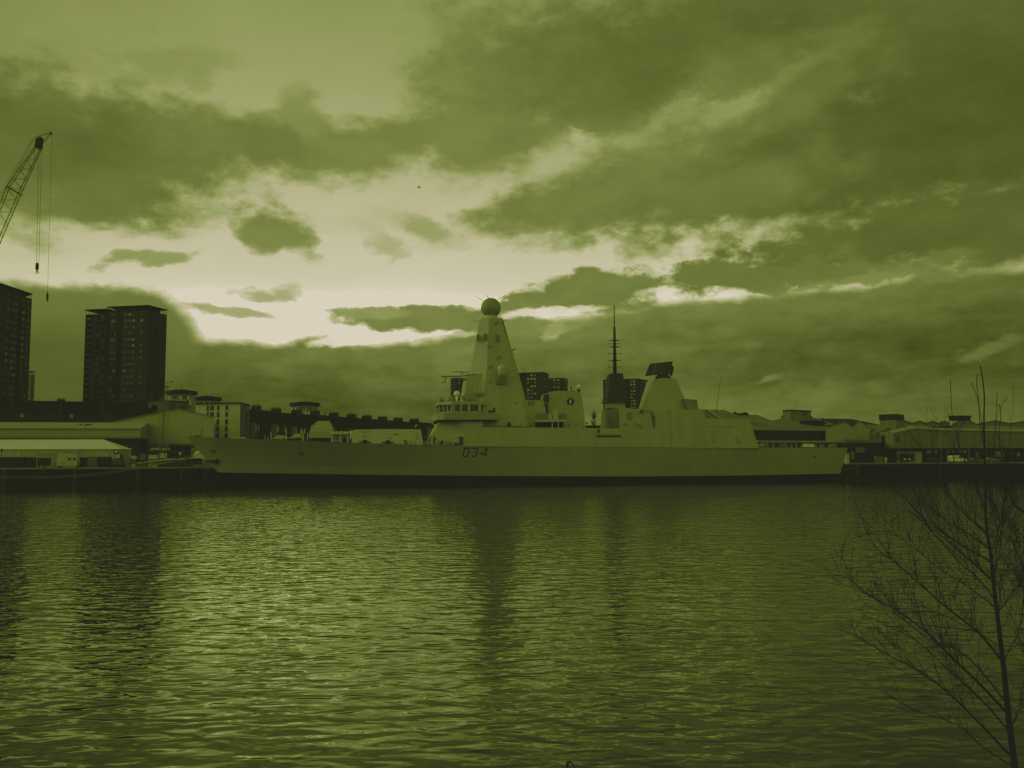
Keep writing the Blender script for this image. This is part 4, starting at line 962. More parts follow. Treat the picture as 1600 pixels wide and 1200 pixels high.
for i in range(len(bd)-1):
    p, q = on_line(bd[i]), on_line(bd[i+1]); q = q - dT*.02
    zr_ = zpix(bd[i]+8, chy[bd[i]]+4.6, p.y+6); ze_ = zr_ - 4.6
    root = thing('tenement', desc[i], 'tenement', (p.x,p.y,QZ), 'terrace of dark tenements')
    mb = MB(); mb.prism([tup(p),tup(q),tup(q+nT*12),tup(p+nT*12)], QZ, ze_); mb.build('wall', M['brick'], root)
    mb = MB(); A = [Vector((v.x,v.y,z)) for v, z in ((p-nT*.4,ze_),(p+nT*6,zr_),(p+nT*12.4,ze_))]; mb.extr(A, (q-p).to_3d()); rf = mb.build('roof', M['slate'], root)
    ch = p + dT*.9 + nT*5.6; cw_ = 3.5*p.y/302*.92; mb = MB(); mb.box((ch.x,ch.y,zr_+.1), (1.3,cw_,2.4), rz=angT)
    for k in range(6): mb.lathe((ch.x+nT.x*(k-2.5)*cw_*.16, ch.y+nT.y*(k-2.5)*cw_*.16, zr_+1.25), [(.14,0),(.11,.6)], 6)
    mb.build('chimney', M['brick'], rf)
    L_ = (q-p).length
    if i < 9:
        u = p + dT*(L_*(.28 if i else .2)) - nT*.02; hgt = ze_-QZ
        mb = MB(); mb.prism([tup(u-dT*1.5),tup(u-dT*.9-nT*1.1),tup(u+dT*.9-nT*1.1),tup(u+dT*1.5)], QZ, ze_-.6); by = mb.build('bay', M['brown'], root)
        for k in range(4):
            z = ze_-2.3-k*3.2; mb = MB(); mb.box((u.x-nT.x*1.12,u.y-nT.y*1.12,z), (1.0,.16,1.9), rz=angT); mb.build('window', M['winD'] if k % 2 else M['winM'], by)
        for f_ in (.50,.66,.84):
            for k in range(3):
                x = p + dT*L_*f_ - nT*.05; put_window(root, (x.x,x.y,ze_-2.2-k*3.2), angT, .75, 1.9, rng.choice([M['winL'],M['winM'],M['winD'],M['winD']]))
# bare trees behind the terrace and behind the ship
def bare_tree(label, px, py, Y, pb, wpx, seed, n=26, group=None, ground=QZ):
    rng = random.Random(seed); base = at(px, pb, Y); top = at(px, py, Y); base.z = ground; H = top.z - ground; wd = wpx*Y/FPX/2
    root = thing('bare_tree', label, 'tree', tuple(base), group)
    mb = MB(); mb.tube([base, base+Vector((.1,0,H*.5)), top], [H*.018+.05,H*.011+.03,.02], 6); mb.build('trunk', M['bark'], root)
    mb = MB()
    for k in range(n):
        f = rng.uniform(.35,.95); s_ = base+Vector((.1*f,0,H*f)); an = rng.uniform(0,6.28); ln = wd*(1.15-f*.7)*rng.uniform(.6,1.1)
        e_ = s_+Vector((math.cos(an)*ln, math.sin(an)*ln, ln*rng.uniform(.5,1.6))); m_ = (s_+e_)/2+Vector((rng.uniform(-.2,.2),0,-.12*ln))
        mb.tube([s_,m_,e_], [.11,.08,.03], 4)
        for j in range(5):
            g = rng.uniform(.3,1); b0 = s_+(e_-s_)*g; mb.tube([b0, b0+Vector((rng.uniform(-.4,.4)*ln, rng.uniform(-.4,.4)*ln, rng.uniform(.1,.5)*ln))], [.06,.025], 3)
    mb.build('crown', M['bark'], root)
bare_tree('small bare spire-shaped tree over the tenement roofs, above the gun turret', 507, 640, 440, 700, 7, 1)
bare_tree('pair-topped bare tree over the tenement roofs, right of the gun turret', 549, 638.5, 450, 700, 8, 2)
bare_tree('thin bare tree over the tenement roofs beside its twin', 558, 641, 452, 700, 6, 3)
bare_tree('round-crowned bare tree seen through the gap between funnel and deckhouse', 928, 643, 330, 700, 18, 4, 80)
# low far shed seen through that gap
a, b2 = plan(905,350), plan(955,352); mb = MB(); mb.prism([tup(a),tup(b2),tup(b2+Vector((0,10))),tup(a+Vector((0,10)))], QZ, zpix(930,664.5,350)); solo(mb.build('low_shed', M['dark2']), 'low dark shed at the foot of the round-crowned bare tree', 'shed')
a, b2 = plan(668,400), plan(705,408); mb = MB(); mb.prism([tup(a),tup(b2),tup(b2+Vector((0,10))),tup(a+Vector((0,10)))], QZ, zpix(680,668.5,402)); solo(mb.build('low_shed', M['clad2']), 'low pale-roofed shed just left of the warship bridge', 'shed')

# ------------------------------------------------------------------ LEFT QUAYSIDE
def qbox(px0, px1, py0, py1, t, d_):     # box standing on the quay: pixel span, t metres inland, depth d_
    s0, s1 = q_s(px0,t), q_s(px1,t); xm = (px0+px1)/2; Y = depth(xm,t); z0, z1 = zpix(xm,py1,Y), zpix(xm,py0,Y)
    return s0, s1, max(z0, QZ+.01), z1
def qprism(mb, s0, s1, t0, t1, z0, z1):
    P_ = [quayp(s0,t0,z0),quayp(s1,t0,z0),quayp(s1,t1,z0),quayp(s0,t1,z0),quayp(s0,t0,z1),quayp(s1,t0,z1),quayp(s1,t1,z1),quayp(s0,t1,z1)]; return mb.hexa(P_)
# white marquee
s0, s1, _, ze_ = qbox(-60, 189.5, 702, 730, 14, 10); zr_ = zpix(100,686.6,depth(100,19)); sR = q_s(161,19)
te = thing('marquee', 'long white tent with a hipped end standing on the quay at the left', 'tent', tuple(quayp(s0,14,QZ)))
mb = MB(); qprism(mb, s0, s1-.3, 14.1, 24, QZ, ze_); mb.build('tent_wall', M['tentwall'], te)
mb = MB(); mb.add([quayp(s0,13.8,ze_), quayp(s1,13.8,ze_), quayp(s1,24.2,ze_), quayp(s0,24.2,ze_), quayp(s0,19,zr_), quayp(sR,19,zr_)], [(0,1,5,4),(1,2,5),(2,3,4,5),(3,0,4),(3,2,1,0)]); mb.build('tent_roof', M['tent'], te)
x0, x1, z0_, z1_ = qbox(177,185.5,703,708,13.9,.2); mb = MB(); qprism(mb, x0, x1, 13.95, 14.05, z0_, z1_); dr = mb.build('window', M['winD'], te)
mb = MB(); qprism(mb, x0+.3, x1-.3, 13.9, 13.94, z0_+.2, z1_-.2); mb.build('pane', M['winL'], dr)
# site cabin with two windows
x0, x1, z0_, z1_ = qbox(88.5,120.5,707,731,4,3); s_ = thing('site_cabin', 'pale site cabin with two small windows in front of the white tent', 'cabin', tuple(quayp(x0,4,QZ)))
mb = MB(); qprism(mb, x0, x1, 4, 7, QZ+.35, z1_); mb.build('wall', M['pale'], s_)
mb = MB(); qprism(mb, x0-.1, x1+.1, 3.9, 7.1, z1_, z1_+.12); mb.build('roof', M['grey'], s_)
for px in (109,116.5):
    w0 = q_s(px-2.4,4); w1 = q_s(px+2.4,4); zc = zpix(px,717.2,depth(px,4)); mb = MB(); qprism(mb, w0, w1, 3.9, 3.98, zc-.3, zc+.3); fr = mb.build('window', M['winD'], s_)
    mb = MB(); qprism(mb, w0+.18, w1-.18, 3.86, 3.9, zc-.14, zc+.14); mb.build('pane', M['winM'], fr)
for k in (0.05,.95): mb = MB(); xx = x0+(x1-x0)*k; qprism(mb, xx-.15, xx+.15, 4.3, 6.7, QZ, QZ+.36); mb.build('skid', M['dark'], s_)
# lower pale lean-to by the cabin
x0, x1, z0_, z1_ = qbox(57,88,709.5,731,5,3); s_ = thing('flat_cabin', 'low weathered pale cabin joined to the left of the site cabin', 'cabin', tuple(quayp(x0,5,QZ)))
mb = MB(); qprism(mb, x0, x1, 5, 8, QZ+.3, z1_); mb.build('wall', M['clad'], s_)
x2 = q_s(80,5); mb = MB(); qprism(mb, x0+.2, x2, 4.92, 4.99, QZ+.6, z1_-.9); mb.build('dark_panel', M['dark2'], s_)
mb = MB(); qprism(mb, x0-.1, x1, 4.9, 8.1, z1_, z1_+.1); mb.build('roof', M['grey'], s_)
# containers, skips
def container(label, px0, px1, py0, t, m, group='containers and skips on the quay', lid=True):
    x0, x1, _, z1_ = qbox(px0,px1,py0,731,t,2.4); s_ = thing('container', label, 'container', tuple(quayp(x0,t,QZ)), group)
    mb = MB(); qprism(mb, x0, x1, t, t+2.4, QZ+.12, z1_); mb.build('body', m, s_)
    n_ = max(4, int((x1-x0)/.45))
    mb = MB()
    for k in range(n_): xx = x0+(x1-x0)*(k+.25)/n_; qprism(mb, xx, xx+(x1-x0)/n_*.45, t-.05, t-.005, QZ+.25, z1_-.12)
    mb.build('ribs', m, s_)
    mb = MB(); qprism(mb, x0-.06, x1+.06, t-.08, t+2.45, z1_, z1_+.1); mb.build('top_rail', M['grey'], s_)
container('long dark container at the far left edge of the quay', -20, 38, 714.5, 7, M['dark2'])
container('dark open skip between the left edge and the low cabin', 41, 58, 714.8, 6, M['dark2'])
container('dark container right of the site cabin', 121, 136, 715, 6, M['dark2'])
container('grey container with a pale panel side right of the site cabin', 136.5, 152, 714.2, 5.5, M['mid'])
container('low dark skip under the end of the white tent', 155, 170, 714.2, 6, M['brick'])
# tracked excavator at the tent end
x0, x1, z0_, z1_ = qbox(172,194,702,731,9,2.5); s_ = thing('excavator', 'dark excavator with a bent boom parked at the end of the white tent', 'excavator', tuple(quayp(x0,9,QZ)))
mb = MB(); qprism(mb, x0, x0+3.2, 8.6, 9.1, QZ, QZ+.75); mb.build('track', M['dark'], s_)
mb = MB(); qprism(mb, x0, x0+3.2, 10.8, 11.3, QZ, QZ+.75); mb.build('track', M['dark'], s_)
mb = MB(); qprism(mb, x0-.2, x0+2.6, 8.8, 11.1, QZ+.9, QZ+2.0); mb.build('body', M['mid'], s_)
mb = MB(); qprism(mb, x0+1.2, x0+2.5, 8.8, 10, QZ+2.0, QZ+3.3); cb_ = mb.build('cab', M['dark'], s_)
mb = MB(); qprism(mb, x0+1.35, x0+2.35, 8.72, 8.79, QZ+2.2, QZ+3.1); mb.build('pane', M['winL'], cb_)
mb = MB(); mb.tube([quayp(x0+2.6,9.9,QZ+1.6), quayp(x0+3.3,9.9,QZ+3.6), quayp(x0+4.6,9.9,QZ+2.2), quayp(x0+4.4,9.9,QZ+.8)], [.22,.2,.17,.12], 6); mb.build('boom', M['grey'], s_)
# fence along the left quay edge
def railing(label, pxs, t, h_, m, rails=2, group=None):
    s0, s1 = q_s(pxs[0],t), q_s(pxs[-1],t); r_ = thing('railing', label, 'railing', tuple(quayp(s0,t,QZ)), group)
    for px in pxs: mb = MB(); s_ = q_s(px,t); mb.tube([quayp(s_,t,QZ), quayp(s_,t,QZ+h_)], .06, 5); mb.build('post', m, r_)
    for k in range(rails): z = QZ+h_*(k+1)/rails; mb = MB(); mb.tube([quayp(s0,t,z), quayp(s1,t,z)], .035, 5); mb.build('rail', m, r_)
railing('grey post-and-rail fence along the quay edge in front of the containers', list(range(-10,205,12)), .7, 1.15, M['dark'])
railing('dark post-and-rail fence on the quay below the bow', [212,228,241,254,267,279,289,300,312,322], .8, 1.2, M['mid'])
# pipe over the containers (pale horizontal rail)
mb = MB(); mb.tube([quayp(q_s(x,9),9,zpix(x,y,depth(x,9))) for x, y in ((-20,713.3),(25,713.5),(56,713))], .12, 5); mb.tube([quayp(q_s(x,9),9,zpix(x,y,depth(x,9))) for x, y in ((121,712),(150,712.2),(162,711.4))], .12, 5)
for px in (4,28.5,166):
    x0, x1, z0_, z1_ = qbox(px-2,px+2,707,713.5,9,.5); mb2 = MB(); qprism(mb2, x0, x1, 9, 9.6, QZ, z1_); solo(mb2.build('gate_post', M['pale']), {4:'short pale post left of the first container',28.5:'short pale twin-topped post behind the first container',166:'short pale post at the right end of the site cabin row'}[px], 'post')
x0, x1, _, z1_ = qbox(2.5,6,703,731,3,.4); mb = MB(); mb.tube([quayp(x0,3,QZ), quayp(x0,3,z1_)], .09, 6); mb.sphere(quayp(x0,3,z1_), .28, 10, 8); solo(mb.build('marker_post', M['dark']), 'dark post with a round top at the far left of the quay', 'post')
# double-headed lamp standard in front of the shed
def lamp(label, px, pyt, Y, arms, m):
    b0 = at(px,700,Y); b0.z = QZ; zt = zpix(px,pyt,Y); r_ = thing('lamp_standard', label, 'lamp post', tuple(b0), 'lamp standards on the quay')
    mb = MB(); mb.tube([b0, (b0.x,b0.y,zt)], [.12,.07], 8); mb.build('pole', m, r_)
    for dx in arms:
        mb = MB(); mb.tube([(b0.x,b0.y,zt-.1),(b0.x+dx,b0.y-.3,zt+.25)], .05, 5); mb.box((b0.x+dx*1.25,b0.y-.4,zt+.25), (.85,.4,.22), ry=-.25 if dx > 0 else .25); mb.build('lamp_head', M['dark'], r_)
lamp('lamp standard with three dark heads in front of the long pale shed', 133, 665, 233, (-.9,.25,1.0), M['mid'])
lamp('plain pale lamp standard in front of the long right-hand shed', 1470.5, 680, depth(1470,6), (.7,), M['grey'])
# signboard with raised letters
def text_mesh(body, size):
    cu = bpy.data.curves.new('lettering', 'FONT'); cu.body = body; cu.size = size; cu.extrude = .02; cu.align_x = 'LEFT'
    o = bpy.data.objects.new('lettering', cu); col.objects.link(o); bpy.context.view_layer.update()
    me = bpy.data.meshes.new_from_object(o.evaluated_get(bpy.context.evaluated_depsgraph_get())); bpy.data.objects.remove(o); bpy.data.curves.remove(cu); return me
x0, x1, z0_, z1_ = qbox(232,290,697.8,731,11,5)
hs = thing('contractor_shed', 'low dark shed with pale lettering along its fascia under the gable', 'shed', tuple(quayp(x0,11,QZ)))
mb = MB(); qprism(mb, x0, x1, 11, 17, QZ, z1_); mb.build('wall', M['dark2'], hs)
mb = MB(); qprism(mb, q_s(264,10.6), q_s(294,10.6), 10.4, 17.2, z1_-.3, zpix(280,695,depth(280,11))); mb.build('roof', M['dark'], hs)
me = text_mesh('JAMES JACK', .95); xs_ = [v.co.x for v in me.vertices]; wd = max(xs_)-min(xs_); want = q_s(267,10.9)-q_s(234.5,10.9)
me.transform(Matrix.Scale(want/wd, 4, (1,0,0)) ); me.transform(Matrix.Rotation(R(90), 4, 'X')); me.transform(Matrix.Rotation(TH, 4, 'Z')); me.materials.append(M['white'])
o = bpy.data.objects.new('lettering', me); col.objects.link(o); o.parent = hs; p = quayp(q_s(234.5,10.9),10.9,zpix(250,703.6,depth(250,11))); o.location = p - Vector(ORG[hs.name])
for px0, px1, y0, y1, mm in ((270,276,702,709,'winD'),(279.5,283,706,711,'winL'),(285,289,703,708,'winD')):
    a_, b_, c_, d2 = qbox(px0,px1,y0,y1,10.9,.1); mb = MB(); qprism(mb, a_, b_, 10.9, 10.98, c_, d2); mb.build('window', M[mm], hs)
# stacked pallets, pale board, crates
def pallet(label, px0, px1, y0, y1, t, m, n_, cat='crate stack', name='crate_stack'):
    a_, b_, c_, d2 = qbox(px0,px1,y0,y1,t,1.5); r_ = thing(name, label, cat, tuple(quayp(a_,t,QZ)), 'stores stacked on the quay')
    for k in range(n_):
        z = QZ + (d2-QZ)*(k+.04)/n_; mb = MB(); qprism(mb, a_+.05*(k%2), b_-.06*((k+1)%2), t, t+1.4, z, z+(d2-QZ)/n_*.86); mb.build('layer', m if k % 2 == 0 else M['mid'], r_)
pallet('stack of pale boards in three layers left of the patterned sign', 232, 246, 710, 728, 5, M['pale'], 3)
pallet('dark machine crate with a pale lid near the tent end', 218, 227, 708, 728, 6, M['dark2'], 2)
pallet('small pale crate pile right of the excavator', 203, 213, 711.5, 730, 7, M['pale'], 3)
pallet('small grey crate pile by the excavator tracks', 196, 203, 714, 730, 6, M['mid'], 2)
a_, b_, c_, d2 = qbox(249,260.5,708,715.5,4.6,.1); si = thing('patterned_sign', 'pale square notice board with mottled pattern on the quay', 'sign', tuple(quayp(a_,4.6,QZ)))
mb = MB(); qprism(mb, a_, b_, 4.6, 4.7, c_, d2); mb.build('board', M['pale'], si)
rng = random.Random(5)
for k in range(6): x = a_+(b_-a_)*rng.uniform(.1,.85); z = c_+(d2-c_)*rng.uniform(.15,.8); mb = MB(); qprism(mb, x, x+.22, 4.57, 4.595, z, z+.16); mb.build('mark', M['mid'], si)
for f in (.15,.85): x = a_+(b_-a_)*f; mb = MB(); mb.tube([quayp(x,4.75,QZ), quayp(x,4.75,c_+.1)], .06, 5); mb.build('leg', M['mid'], si)
# gangway / boom lying on trestles
def boom(label, pts, r_, m, name='spar', cat='spar'):
    mb = MB(); mb.tube([quayp(q_s(x,t),t,zpix(x,y,depth(x,t))) for x, y, t in pts], r_, 6); return solo(mb.build(name, m), label, cat, 'spars stored on the quay')
boom('long pale spar sloping up to the right below the bow', [(215,724.2,2.2),(240,720.8,2.2),(262,718.2,2.2),(312,715.5,2.2)], .15, M['pale'])
boom('thin grey spar lying under the long pale spar', [(220,728,1.6),(250,724.4,1.6),(285,719,1.6),(306,711.5,1.6)], .11, M['grey'])
boom('grey level spar behind the long pale spar', [(230,717.6,3),(262,717.3,3),(300,717.3,3)], .12, M['grey'])
# pale launch hull on the quay, partly behind the bow
a_, b_, c_, d2 = qbox(301,319,704.4,731,2.6,2.6); la = thing('pale_launch', 'pale rounded boat on a dark cradle, half hidden by the warship bow', 'boat', tuple(quayp(a_,2.6,QZ)))
zc = zpix(310,716,depth(310,2.6)); prof = []
vs = []; fs = []; NS = 9
for i in range(NS):
    f = i/(NS-1); x = a_ + (b_-a_+.6)*f; hgt = (d2-zc)*(1-max(0,(f-.45)/.55)**1.6*.95)*min(1,.55+f*2.2); dz = -max(0,f-.55)*2.2*.5
    for k in range(7):
        g = math.pi*k/6; vs.append(quayp(x, 3.9-1.25*math.cos(g)*(1-.5*f), zc+dz+hgt*math.sin(g)))
for i in range(NS-1):
    for k in range(6): fs.append((i*7+k,(i+1)*7+k,(i+1)*7+k+1,i*7+k+1))
fs += [tuple(range(7)), tuple((NS-1)*7+k for k in range(7))]
mb = MB(); mb.add(vs, fs); mb.build('hull', M['tent'], la)
mb = MB(); qprism(mb, a_-.9, b_-.9, 3.0, 4.8, QZ+.7, zc-.05); mb.build('cradle', M['dark'], la)
for f in (.1,.85): x = a_-.9+(b_-a_)*f; mb = MB(); qprism(mb, x-.12, x+.12, 3.2, 4.6, QZ, QZ+.71); mb.build('cradle_leg', M['grey'], la)
# mooring ropes drooping from the bow to the left
def hawser(label, pts, r_):
    P_ = [Vector(at(x,y,Y)) for x, y, Y in pts]; out = []
    for i in range(len(P_)-1):
        p0 = P_[max(i-1,0)]; p1 = P_[i]; p2 = P_[i+1]; p3 = P_[min(i+2,len(P_)-1)]
        for k in range(5):
            t = k/5; out.append(.5*((2*p1)+(p2-p0)*t+(2*p0-5*p1+4*p2-p3)*t*t+(3*p1-p0-3*p2+p3)*t**3))
    out.append(P_[-1]); mb = MB(); mb.tube(out, r_, 6); return solo(mb.build('mooring_rope', M['rope']), label, 'mooring rope', 'mooring ropes from the bow')
hawser('upper mooring rope sagging from the warship bow towards the left edge', [(334,702.8,178),(300,711,177),(262,720.5,176.5),(222,728.5,176.5),(180,736,176),(140,740.6,176),(90,743.9,176),(40,745,176),(-30,744.6,176)], .055)
hawser('lower mooring rope sagging under its twin at the left quay', [(334,703,178),(300,713.5,177),(262,723,176.5),(222,731,176.5),(180,738.5,176),(140,743.4,176),(90,746.3,176),(40,747.3,176),(-30,747.2,176)], .05)
mb = MB(); mb.tube([at(x,y,depth(x,0)-.5) for x, y in ((1350,723),(1340,730),(1328,733),(1318,733.5))], .05, 5); solo(mb.build('mooring_rope', M['rope']), 'stern mooring rope hanging from the quay right of the stern', 'mooring rope')

# ------------------------------------------------------------------ CRANE
CY = 250
cr_ = thing('luffing_crane', 'lattice crane jib leaning in from the left edge of the sky with hanging hooks', 'crane', tuple(Vector((at(-60,700,CY).x, CY, QZ))))
foot = at(-62,470,CY); headL = at(56.5,212,CY); 
def cpt(x, y, dy=0): p = at(x,y,CY); p.y += dy; return p
mb = MB()
for dy in (-.75,.75):
    mb.tube([cpt(-50,452,dy), cpt(12,293,dy*.9), cpt(56,228,dy*.5)], .12, 5); mb.tube([cpt(-36,458,dy), cpt(31,302,dy*.9), cpt(64,232,dy*.5)], .12, 5)
# bracing between chords
nb_ = 26
for k in range(nb_):
    f0, f1 = k/nb_, (k+1)/nb_
    def up_(f): return (-50+62*f/.66, 452-159*f/.66) if f < .66 else (12+44*(f-.66)/.34, 293-65*(f-.66)/.34)
    def lo2(f): return (-36+67*f/.66, 458-156*f/.66) if f < .66 else (31+33*(f-.66)/.34, 302-70*(f-.66)/.34)
    for dy in (-.7,.7):
        sc_ = 1 if f0 < .66 else .7
        A_, B_ = (up_(f0), lo2(f1)) if k % 2 else (lo2(f0), up_(f1)); mb.tube([cpt(*A_,dy*sc_), cpt(*B_,dy*sc_)], .05, 4)
    mb.tube([cpt(*up_(f0),-.7), cpt(*up_(f1),.7)], .045, 4); mb.tube([cpt(*lo2(f0),-.7), cpt(*lo2(f1),.7)], .045, 4)
mb.build('lattice_jib', M['crane'], cr_)
mb = MB(); mb.hexa([cpt(13,291,-1), cpt(32,303,-1), cpt(32,303,1), cpt(13,291,1), cpt(15,295.5,-1), cpt(32,305,-1), cpt(32,305,1), cpt(15,295.5,1)]); mb.build('jib_joint', M['crane'], cr_)
mb = MB(); mb.tube([cpt(63,218,0)+Vector((0,-.5,0)), cpt(63,218,0)+Vector((0,.5,0))], .75, 14); mb.tube([cpt(60,229,0)+Vector((0,-.5,0)), cpt(60,229,0)+Vector((0,.5,0))], .65, 14); mb.hexa([cpt(55,230,-.6), cpt(65,233,-.6), cpt(65,233,.6), cpt(55,230,.6), cpt(58,218,-.6), cpt(66,220,-.6), cpt(66,220,.6), cpt(58,218,.6)]); mb.build('head_sheaves', M['dark'], cr_)
mb = MB()
for dy in (-.35,.35): mb.tube([cpt(66,224,dy), cpt(79,208.5,dy*.5)], .08, 5); mb.tube([cpt(57,214,dy), cpt(79,207,dy*.5)], .06, 5); mb.tube([cpt(57,214,dy), cpt(56,226,dy)], .08, 5)
mb.tube([cpt(79.5,208,-.3), cpt(79.5,208,.3)], .35, 12); mb.build('fly_jib', M['crane'], cr_)
mb = MB()
for k in range(3): mb.tube([cpt(54-k*1.0,214+k*1.5,.4-k*.4), cpt(12-k*2,289+k*2,.4-k*.4), cpt(-60-k*4,400,.4-k*.4)], .035, 4)
mb.build('luffing_ropes', M['crane'], cr_)
for x0, x1 in ((60.4,57.2),(65.2,60.6)): mb = MB(); mb.tube([cpt(x0,232,0), cpt(x1,411,0)], .045, 5); mb.build('hoist_rope', M['crane'], cr_)
mb = MB(); mb.tube([cpt(81,209,0), cpt(74.2,462,0)], .035, 5); mb.build('hoist_rope', M['crane'], cr_)
mb = MB(); p = cpt(58,417,0); mb.lathe(p, [(.12,1.2),(.42,1.0),(.45,-.5),(.3,-.9),(.12,-1.1),(.12,-1.45)], 12); hb_ = mb.build('hook_block', M['dark'], cr_)
mb = MB(); p = cpt(58,425.5,0); mb.tube([p+Vector((.38*math.cos(t*math.pi/8)*1.0,0,.3*math.sin(t*math.pi/8))) for t in range(-13,4)], .1, 6); mb.build('hook', M['dark'], hb_)
mb = MB(); p = cpt(74,464,0); mb.lathe(p, [(.06,1.9),(.1,1.2),(.3,.6),(.28,-.6),(.08,-.9),(.08,-1.3)], 10); hb_ = mb.build('ball_hook', M['dark'], cr_)
mb = MB(); p = cpt(73.8,470,0); mb.tube([p+Vector((.2*math.cos(t*math.pi/6),0,.2*math.sin(t*math.pi/6))) for t in range(-9,3)], .06, 5); mb.build('hook', M['dark'], hb_)
# crane body beyond the frame edge
bx0 = at(-62,460,CY); mb = MB()
for dx in (-2.2,2.2):
    for dy in (-2.2,2.2): mb.tube([(bx0.x+dx,CY+dy,QZ),(bx0.x+dx*.8,CY+dy*.8,bx0.z-3)], .28, 6)
z = QZ; k = 0
while z < bx0.z-6:
    for dy in (-2.1,2.1): mb.tube([(bx0.x-2.1,CY+dy,z if k%2 else z+4),(bx0.x+2.1,CY+dy,z+4 if k%2 else z)], .12, 4)
    z += 4; k += 1
mb.build('tower', M['crane'], cr_)
mb = MB(); mb.box((bx0.x-2.5,CY,bx0.z-1.5), (10,4.5,3.2)); mb.build('machine_house', M['crane'], cr_)

# ------------------------------------------------------------------ RIGHT BANK SHEDS
def simple_shed(name, label, pxl, pxr, Yl, Yr, ye, yr_, dp, wallm, roofm, ref=None, cat='shed', group=None, hip=0):
    a, b2 = plan(pxl,Yl), plan(pxr,Yr); d = (b2-a).normalized(); nb = Vector((-d.y,d.x)); ref = ref or (pxl+pxr)/2
    f = (ref-pxl)/(pxr-pxl); Yf = Yl+(Yr-Yl)*f; ze, zr = zpix(ref,ye,Yf), zpix(ref,yr_,Yf+dp/2)
    r_ = thing(name, label, cat, (a.x,a.y,QZ), group)
    mb = MB(); mb.prism([tup(a),tup(b2),tup(b2+nb*dp),tup(a+nb*dp)], QZ, ze); mb.build('wall', wallm, r_)
    mb = MB(); A = [Vector((p.x,p.y,z)) for p, z in ((a-nb*.35,ze+.01),(a+nb*dp/2,zr),(a+nb*(dp+.35),ze+.01))]
    off = (b2-a).to_3d()
    if hip:
        B_ = [p+off for p in A]; B_[1] = B_[1]-d.to_3d()*hip; n_ = 3
        mb.add(A+B_, [(2,1,0),(3,4,5),(0,1,4,3),(1,2,5,4),(2,0,3,5)])
    else: mb.extr(A, off)
    rf = mb.build('roof', roofm, r_); return r_, a, b2, d, nb, ze, zr, dp, rf
def skylights(rf, a, d, nb, ze, zr, dp, us, w_, slant, m, f0=.12, f1=.92):
    for u in us:
        P_ = []
        for f, s_ in ((f0,0),(f1,slant)):
            for k in (0,w_): q = a + d*(u+s_+k) + nb*(dp/2*f-.35*(1-f)); P_.append(Vector((q.x,q.y,ze+(zr-ze)*f+.10)))
        mb = MB(); mb.add([P_[0],P_[1],P_[3],P_[2]], [(0,1,2,3)]); mb.build('skylight', m, rf)
# glazed-roof shed right behind the hangar
r_ = simple_shed('glazed_shed', 'shed with slanting glazed strips in its roof directly behind the hangar', 1096, 1172, 262, 268, 656, 639.8, 26, M['clad2'], M['clad2'])
skylights(r_[8], r_[1], r_[3], r_[4], r_[5], r_[6], r_[7], (1.2,3.4,5.8), .45, 3.4, M['dark']); skylights(r_[8], r_[1], r_[3], r_[4], r_[5], r_[6], r_[7], (7.6,), .45, 3.0, M['pale'])
# long shed with a black wall
r_ = simple_shed('long_black_shed', 'long low shed with a black wall and pale canopy seen over the flight deck', 1160, 1319.5, 246, 262, 672.8, 656.5, 30, M['dark'], M['clad2'])
skylights(r_[8], r_[1], r_[3], r_[4], r_[5], r_[6], r_[7], (6.5,9.8,12.8,15.2), .35, -2.2, M['dark'], .35, .8)
cp = MB(); a, b2 = plan(1186,240), plan(1380,258); zc = zpix(1280,690.2,249); d = (b2-a); nb = Vector((-d.y,d.x)).normalized()
ca_ = thing('canopy_shed', 'flat pale-edged canopy running along behind the flight deck rail', 'canopy', (a.x,a.y,QZ))
mb = MB(); mb.prism([tup(a),tup(b2),tup(b2+nb*5),tup(a+nb*5)], zc-.1, zc+.25); mb.build('canopy_edge', M['clad'], ca_)
mb = MB(); mb.prism([tup(a+nb*.5),tup(b2+nb*.5),tup(b2+nb*5),tup(a+nb*5)], QZ, zc-.1); mb.build('wall', M['dark2'], ca_)
for k in range(12): p = a+d*(k+.3)/12-nb*.02; mb = MB(); mb.box((p.x,p.y+.2,(QZ+zc)/2), (.25,.25,zc-QZ-.2)); mb.build('post', M['mid'], ca_)
# dark sawtooth ridge behind
r_ = simple_shed('ridge_shed', 'shed with a ragged dark ridge line left of the flat clerestory tower', 1166, 1232, 285, 292, 668, 647.8, 30, M['clad2'], M['clad2'])
rng = random.Random(31); a, d, nb, zr = r_[1], r_[3], r_[4], r_[6]
mb = MB(); x = 0.0
while x < 13.4: hh = rng.uniform(.35,.95); p = a+d*x+nb*15; mb.box((p.x,p.y,zr+hh/2-.1), (.9,1.2,hh), rz=rng.uniform(-.1,.1)); x += .85
mb.build('ridge_vents', M['dark'], r_[0])
# flat clerestory tower
def flat_box(name, label, pl, pc, pr, ytop, m, capm=None, cap=.45, cat='building', yb=None, group=None):
    a, c, e = plan(*pl), plan(*pc), plan(*pr); zt = zpix(pc[0],ytop,pc[1]); z0 = QZ if yb is None else zpix(pc[0],yb,pc[1])
    r_ = thing(name, label, cat, (c.x,c.y,z0), group); mb = MB(); mb.prism([tup(a),tup(c),tup(e),tup(a+(e-c))], z0, zt-cap); mb.build('wall', m, r_)
    mb = MB(); mb.prism([tup(a+Vector((-.3,-.3))),tup(c+Vector((0,-.4))),tup(e+Vector((.3,-.3))),tup(a+(e-c)+Vector((0,.3)))], zt-cap, zt); mb.build('roof_slab', capm or M['dark'], r_); return r_, a, c, e, zt
r_, a, c, e, zt = flat_box('clerestory_tower', 'pale flat-roofed tower block above the long black shed', (1225,296), (1237,292), (1268.5,300), 640, M['clad2'], cap=.35)
